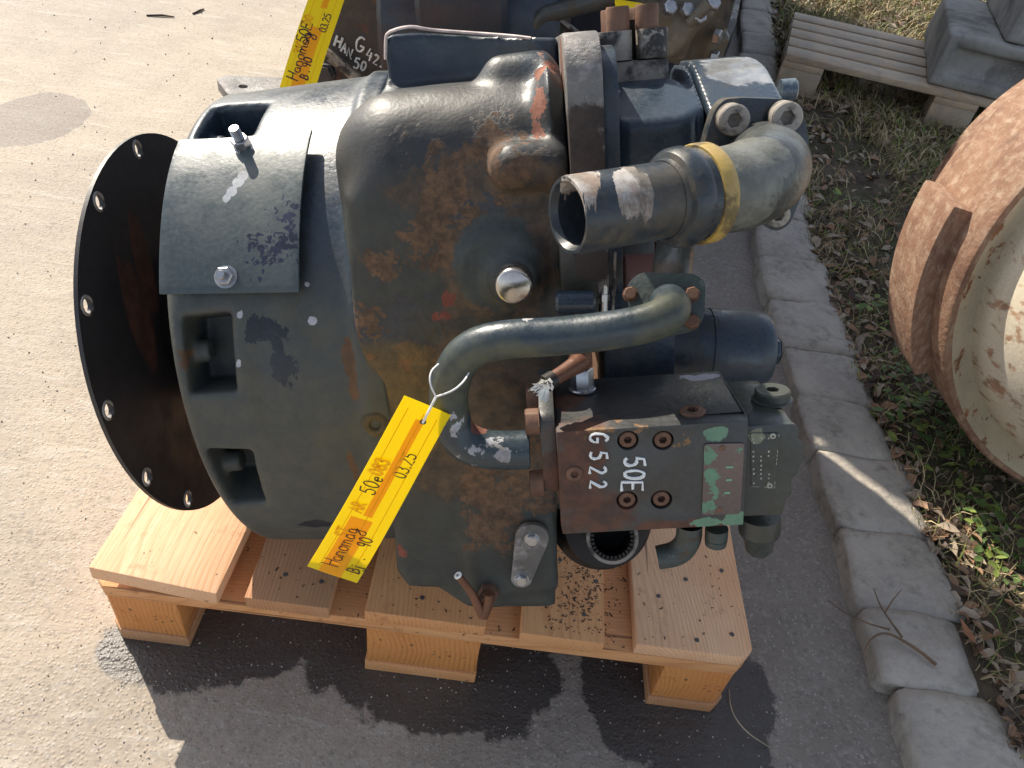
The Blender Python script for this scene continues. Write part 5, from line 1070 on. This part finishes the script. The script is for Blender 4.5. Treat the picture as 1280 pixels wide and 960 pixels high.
# ------------------------------------------------------------------ second gearbox behind
YB = .90
M2 = thing('gearbox', 'dark second gearbox with white chalk marks behind the big one at the top', 'gearbox', (.35, 1.1, 0.))
YQ = YB+.2; ab = lambda px, py, y=YB: at(px, py, y=y+.2)
painted('bg_dark', (.045, .042, .045), (.025, .026, .034), .45, layers=[dict(c=(.10, .085, .065), s=8, t=.52, w=.1, a=.7), dict(c=(.16, .07, .045), s=14, t=.62, w=.03)], bump=.5)
painted('bg_blue', (.020, .030, .046), (.030, .040, .055), .4, layers=[dict(c=(.08, .05, .045), s=8, t=.58, w=.06, a=.7)], bump=.4)
painted('bg_olive', (.15, .125, .085), (.085, .075, .055), .4, layers=[dict(c=(.30, .26, .19), s=12, t=.58, w=.08, a=.7), dict(c=(.04, .03, .03), s=9, t=.58, w=.06)], bump=.6)
fp = [ab(*q) for q in ((402, -30), (372, 150), (480, 170), (700, 170), (700, -30))]
mb = MB(); mb.prism([(ab(432, -60)[0], .66), (ab(432, -60)[0], ab(432, -60)[2]), (ab(400, 65)[0], ab(400, 65)[2]), (ab(420, 150)[0], .20), (.50, .20), (.50, .66)], (0, YQ, 0), (1, 0, 0), (0, 0, 1), (0, .5, 0)); fb = obj('side_plate', mb, 'bg_dark', M2, bev=.006)
mb = MB(); a_, b_ = ab(402, 62, YB-.03), ab(462, 110, YB-.03); mb.tube([a_, b_, b_+(b_-a_)*.6], .011, 6); obj('edge_strip', mb, 'clamp_grey', M2, bev=0)
mb = MB(); c_ = ab(408, 92, YB-.03); mb.lathe([(0, .022), (.012, .022), (.012, .016), (.03, .016)], c_, (0, -1, .2), 6, smooth=False); obj('bolt', mb, 'bg_dark', M2, bev=.002)
mb = MB(); mb.box((ab(380, 140)[0], YQ-.01, .16), (.6, YQ+.4, ab(400, 85)[2]-.02)); obj('lower_case', mb, 'bg_blue', M2, bev=.01)
mb = MB(); mb.cyl(ab(490, 20, 1.0), ab(700, 30, 1.0), .16, seg=40, bev=.01); obj('round_case', mb, 'bg_blue', M2)
mb = MB(); mb.cyl(ab(530, -30, .93), ab(640, -25, .93), .13, seg=40, bev=.01); obj('drum', mb, 'bg_blue', M2)
# bracket
bz = .30; bp = [at(a_, b_, z=bz) for a_, b_ in ((270, 98), (283, 94), (420, 100), (440, 125), (300, 125), (285, 118))]
hc = at(304, 108, z=bz); mb = MB(); mb.prism(rounded([(p[0], p[1]) for p in bp], .008, 3), (0, 0, bz), (1, 0, 0), (0, 1, 0), (0, 0, -.022), holes=[circle((hc[0], hc[1]), .0095, 16)]); obj('mounting_bracket', mb, 'plate_paint', M2, bev=.0015)
# bent pipe
mb = MB(); mb.tube([ab(668, 75, .86), ab(668, 40, .86), ab(676, 18, .86), ab(700, 14, .86), ab(790, -12, .86), ab(830, -30, .86)], .0165, 20, sub=3); obj('bent_pipe', mb, 'elbow_paint', M2)
mb = MB(); mb.tube([ab(695, 20, .90), ab(730, 48, .90), ab(760, 70, .90)], [.014, .015, .014], 8, flat=.3); obj('flat_strap', mb, 'clamp_grey', M2)
mb = MB(); mb.tube([ab(620, 0, .88), ab(635, 10, .88), ab(660, 24, .88)], [.012, .011, .008], 10, sub=1); obj('cable_lug', mb, 'clamp_grey', M2)
# right hand casting with bolts
cst = lambda X, Y, Z: None
A0, A1 = ab(848, 40, .93), ab(893, 40, .93)
def bgcast(X, Y, Z):
    p1, p2, p3 = ab(850, 40, .95), ab(885, 60, .97), ab(890, 20, .93)
    d = sd_cyl(X, Y, Z, (p1[0]-.09, 1.2, p1[2]+.01), (p1[0]+.03, 1.17, p1[2]+.02), .085, .02)
    d = smin(d, sd_cyl(X, Y, Z, p2+[0, .02, -.03], p3+[.0, .02, .12], .035, .012), .03)
    d = smin(d, sd_box(X, Y, Z, p2+[.012, .02, .005], (.02, .05, .03), .008), .01)
    d = smin(d, sd_cap(X, Y, Z, ab(838, 60, .90), ab(880, 15, .90), .018), .02)
    d = smin(d, sd_box(X, Y, Z, p1+[-.02, .1, .10], (.08, .13, .09), .04), .04)
    return d+(np.sin(X*90)*np.sin(Z*80+1)*np.sin(Y*70))*.002
c_ = ab(850, 40, .95); me = surf_nets(bgcast, c_-[.16, .14, .14], c_+[.16, .26, .24], .0055); obj('end_casting', me, 'bg_olive', M2)
hb = hexmesh(.0145, .013, 'bolt_zinc')
for k, (px, py, d_) in enumerate(((835, 11, .87), (857, 14, .88), (872, 22, .87), (889, 5, .88), (890, 72, .93), (893, 45, .92))):
    p = ab(px, py, d_); inst('casting_bolt', hb, M2, Matrix.Translation(Vector((-.35, -1.1, 0))) @ frame(p, (.3, -.7, .55) if k < 4 else (.9, -.4, .1), k*.4))
mb = MB(); mb.tube([ab(862, 28, .87), ab(872, 20, .865), ab(885, 4, .87)], .012, 12); obj('banjo_union', mb, 'bg_olive', M2)
mb = MB(); mb.box((.10, 1.14, 0), (.62, 1.5, .30)); obj('support_stand', mb, 'bg_dark', M2, bev=.01)
mb = MB(); mb.prism([(-.26, 1.125), (.47, 1.125), (.32, 1.28), (-.26, 1.28)], (0, 0, .665), (1, 0, 0), (0, 1, 0), (0, 0, .95)); obj('shade_caster', mb, 'bg_dark', M2, bev=.02)  # unseen block above the view, shaped to shade the kerb and asphalt
# chalk marks
mb = MB(); cpx = lambda px, py: ab(px, py, YB-.0015)
def wr(txt, p, q, hh, r=.0022): 
    a_, b_ = cpx(*p), cpx(*q); ex = nrm(b_-a_); ey = np.array([-ex[2], 0, ex[0]]); write(mb, txt, a_, ex, ey, hh, r, wob=.05)

for ch, x_, y_, hh in (('H', 418, 57, .022), ('A', 426, 64, .020), ('N', 433, 70, .018), ('.', 438, 73, .02), ('G', 443, 62, .030), ('4', 457, 74, .024), ('2', 466, 79, .020), ('2', 475, 84, .020), ('5', 441, 84, .022), ('0', 450, 87, .020)): wr(ch, (x_, y_), (x_+8, y_+3.5), hh)
obj('chalk_marking', mb, 'paint_white', fb)
mb = MB(); w0 = ab(478, -12, .86); mb.tube([w0, ab(483, 8, .86), ab(486, 28, .86)], .0022, 6); obj('cable_tie', mb, 'string_white', M2)
mb = MB(); mb.cyl(ab(485, 27, .86), ab(487, 36, .86), .0055, seg=10); obj('tie_head', mb, 'plastic_red', M2)
# its tag
def tpl2(px, py): return at(px, py, y=.92+.10*(110-py)/110)
T2, uv2 = make_tag('paper_tag', 'yellow handwritten tag hanging in the sun at the top, on the rear gearbox', tpl2, ((347, 118), (392, -22), (433, -12), (393, 118)),
    [('Hanomag', .12, .44, .34, .016, -.03), ('50E', .46, .38, .34, .018, 0), ('B', .13, .72, .26, .018, 0), ('.', .20, .70, .3, .02, 0), ('90', .24, .68, .26, .018, 0), ('03.25', .58, .80, .22, .014, 0)],
    [('310', .36, .32, .24, .028), ('00', .62, .32, .25, .028)], (.95, .5), 'marker_black', [(.0, .62, .30, .68), (.8, .97, .42, .60)], curve=.004)
# thin yellow tag seen edge-on between the clamp bolts
e0, e1 = at(770, 11, y=.62), at(806, 13, y=.62); mb = MB(); mb.box((e0[0], .60, e0[2]-.0018), (e1[0], .66, e0[2]+.0018)); tag(obj('paper_tag', mb, 'tag_yellow', bev=.0006), 'yellow tag seen edge-on just above the two brown clamp bolts', 'tag')
# long dark machine side far behind, its unseen extent shaped to cast shade
e = [at(1010-130, 78, z=0), at(896, 58, z=0), at(921, 0, z=0)]
plain('far_black', (.022, .026, .036), .45, bump=.3, nz=.4, scale=6)
DM = thing('machine_frame', 'long black steel machine side at the top, left of the shaded kerb', 'machine', (.9, 2.4, 0))
mb = MB(); mb.prism([(e[0][0]-.02, e[0][1]-.12), (e[1][0], e[1][1]), (e[2][0]+.03, 3.9), (-.4, 3.9), (-.21, 1.9), (.78, 1.9)], (0, 0, .10), (1, 0, 0), (0, 1, 0), (0, 0, 1.5)); obj('side_panel', mb, 'far_black', DM, bev=.01)
mb = MB(); mb.prism([(e[0][0]+.03, e[0][1]-.14), (e[1][0]+.05, e[1][1]), (e[2][0]+.08, 3.95), (-.4, 3.95), (-.21, 1.86), (.80, 1.86)], (0, 0, 0), (1, 0, 0), (0, 1, 0), (0, 0, .10)); obj('base_rail', mb, 'bg_dark', DM, bev=.01)
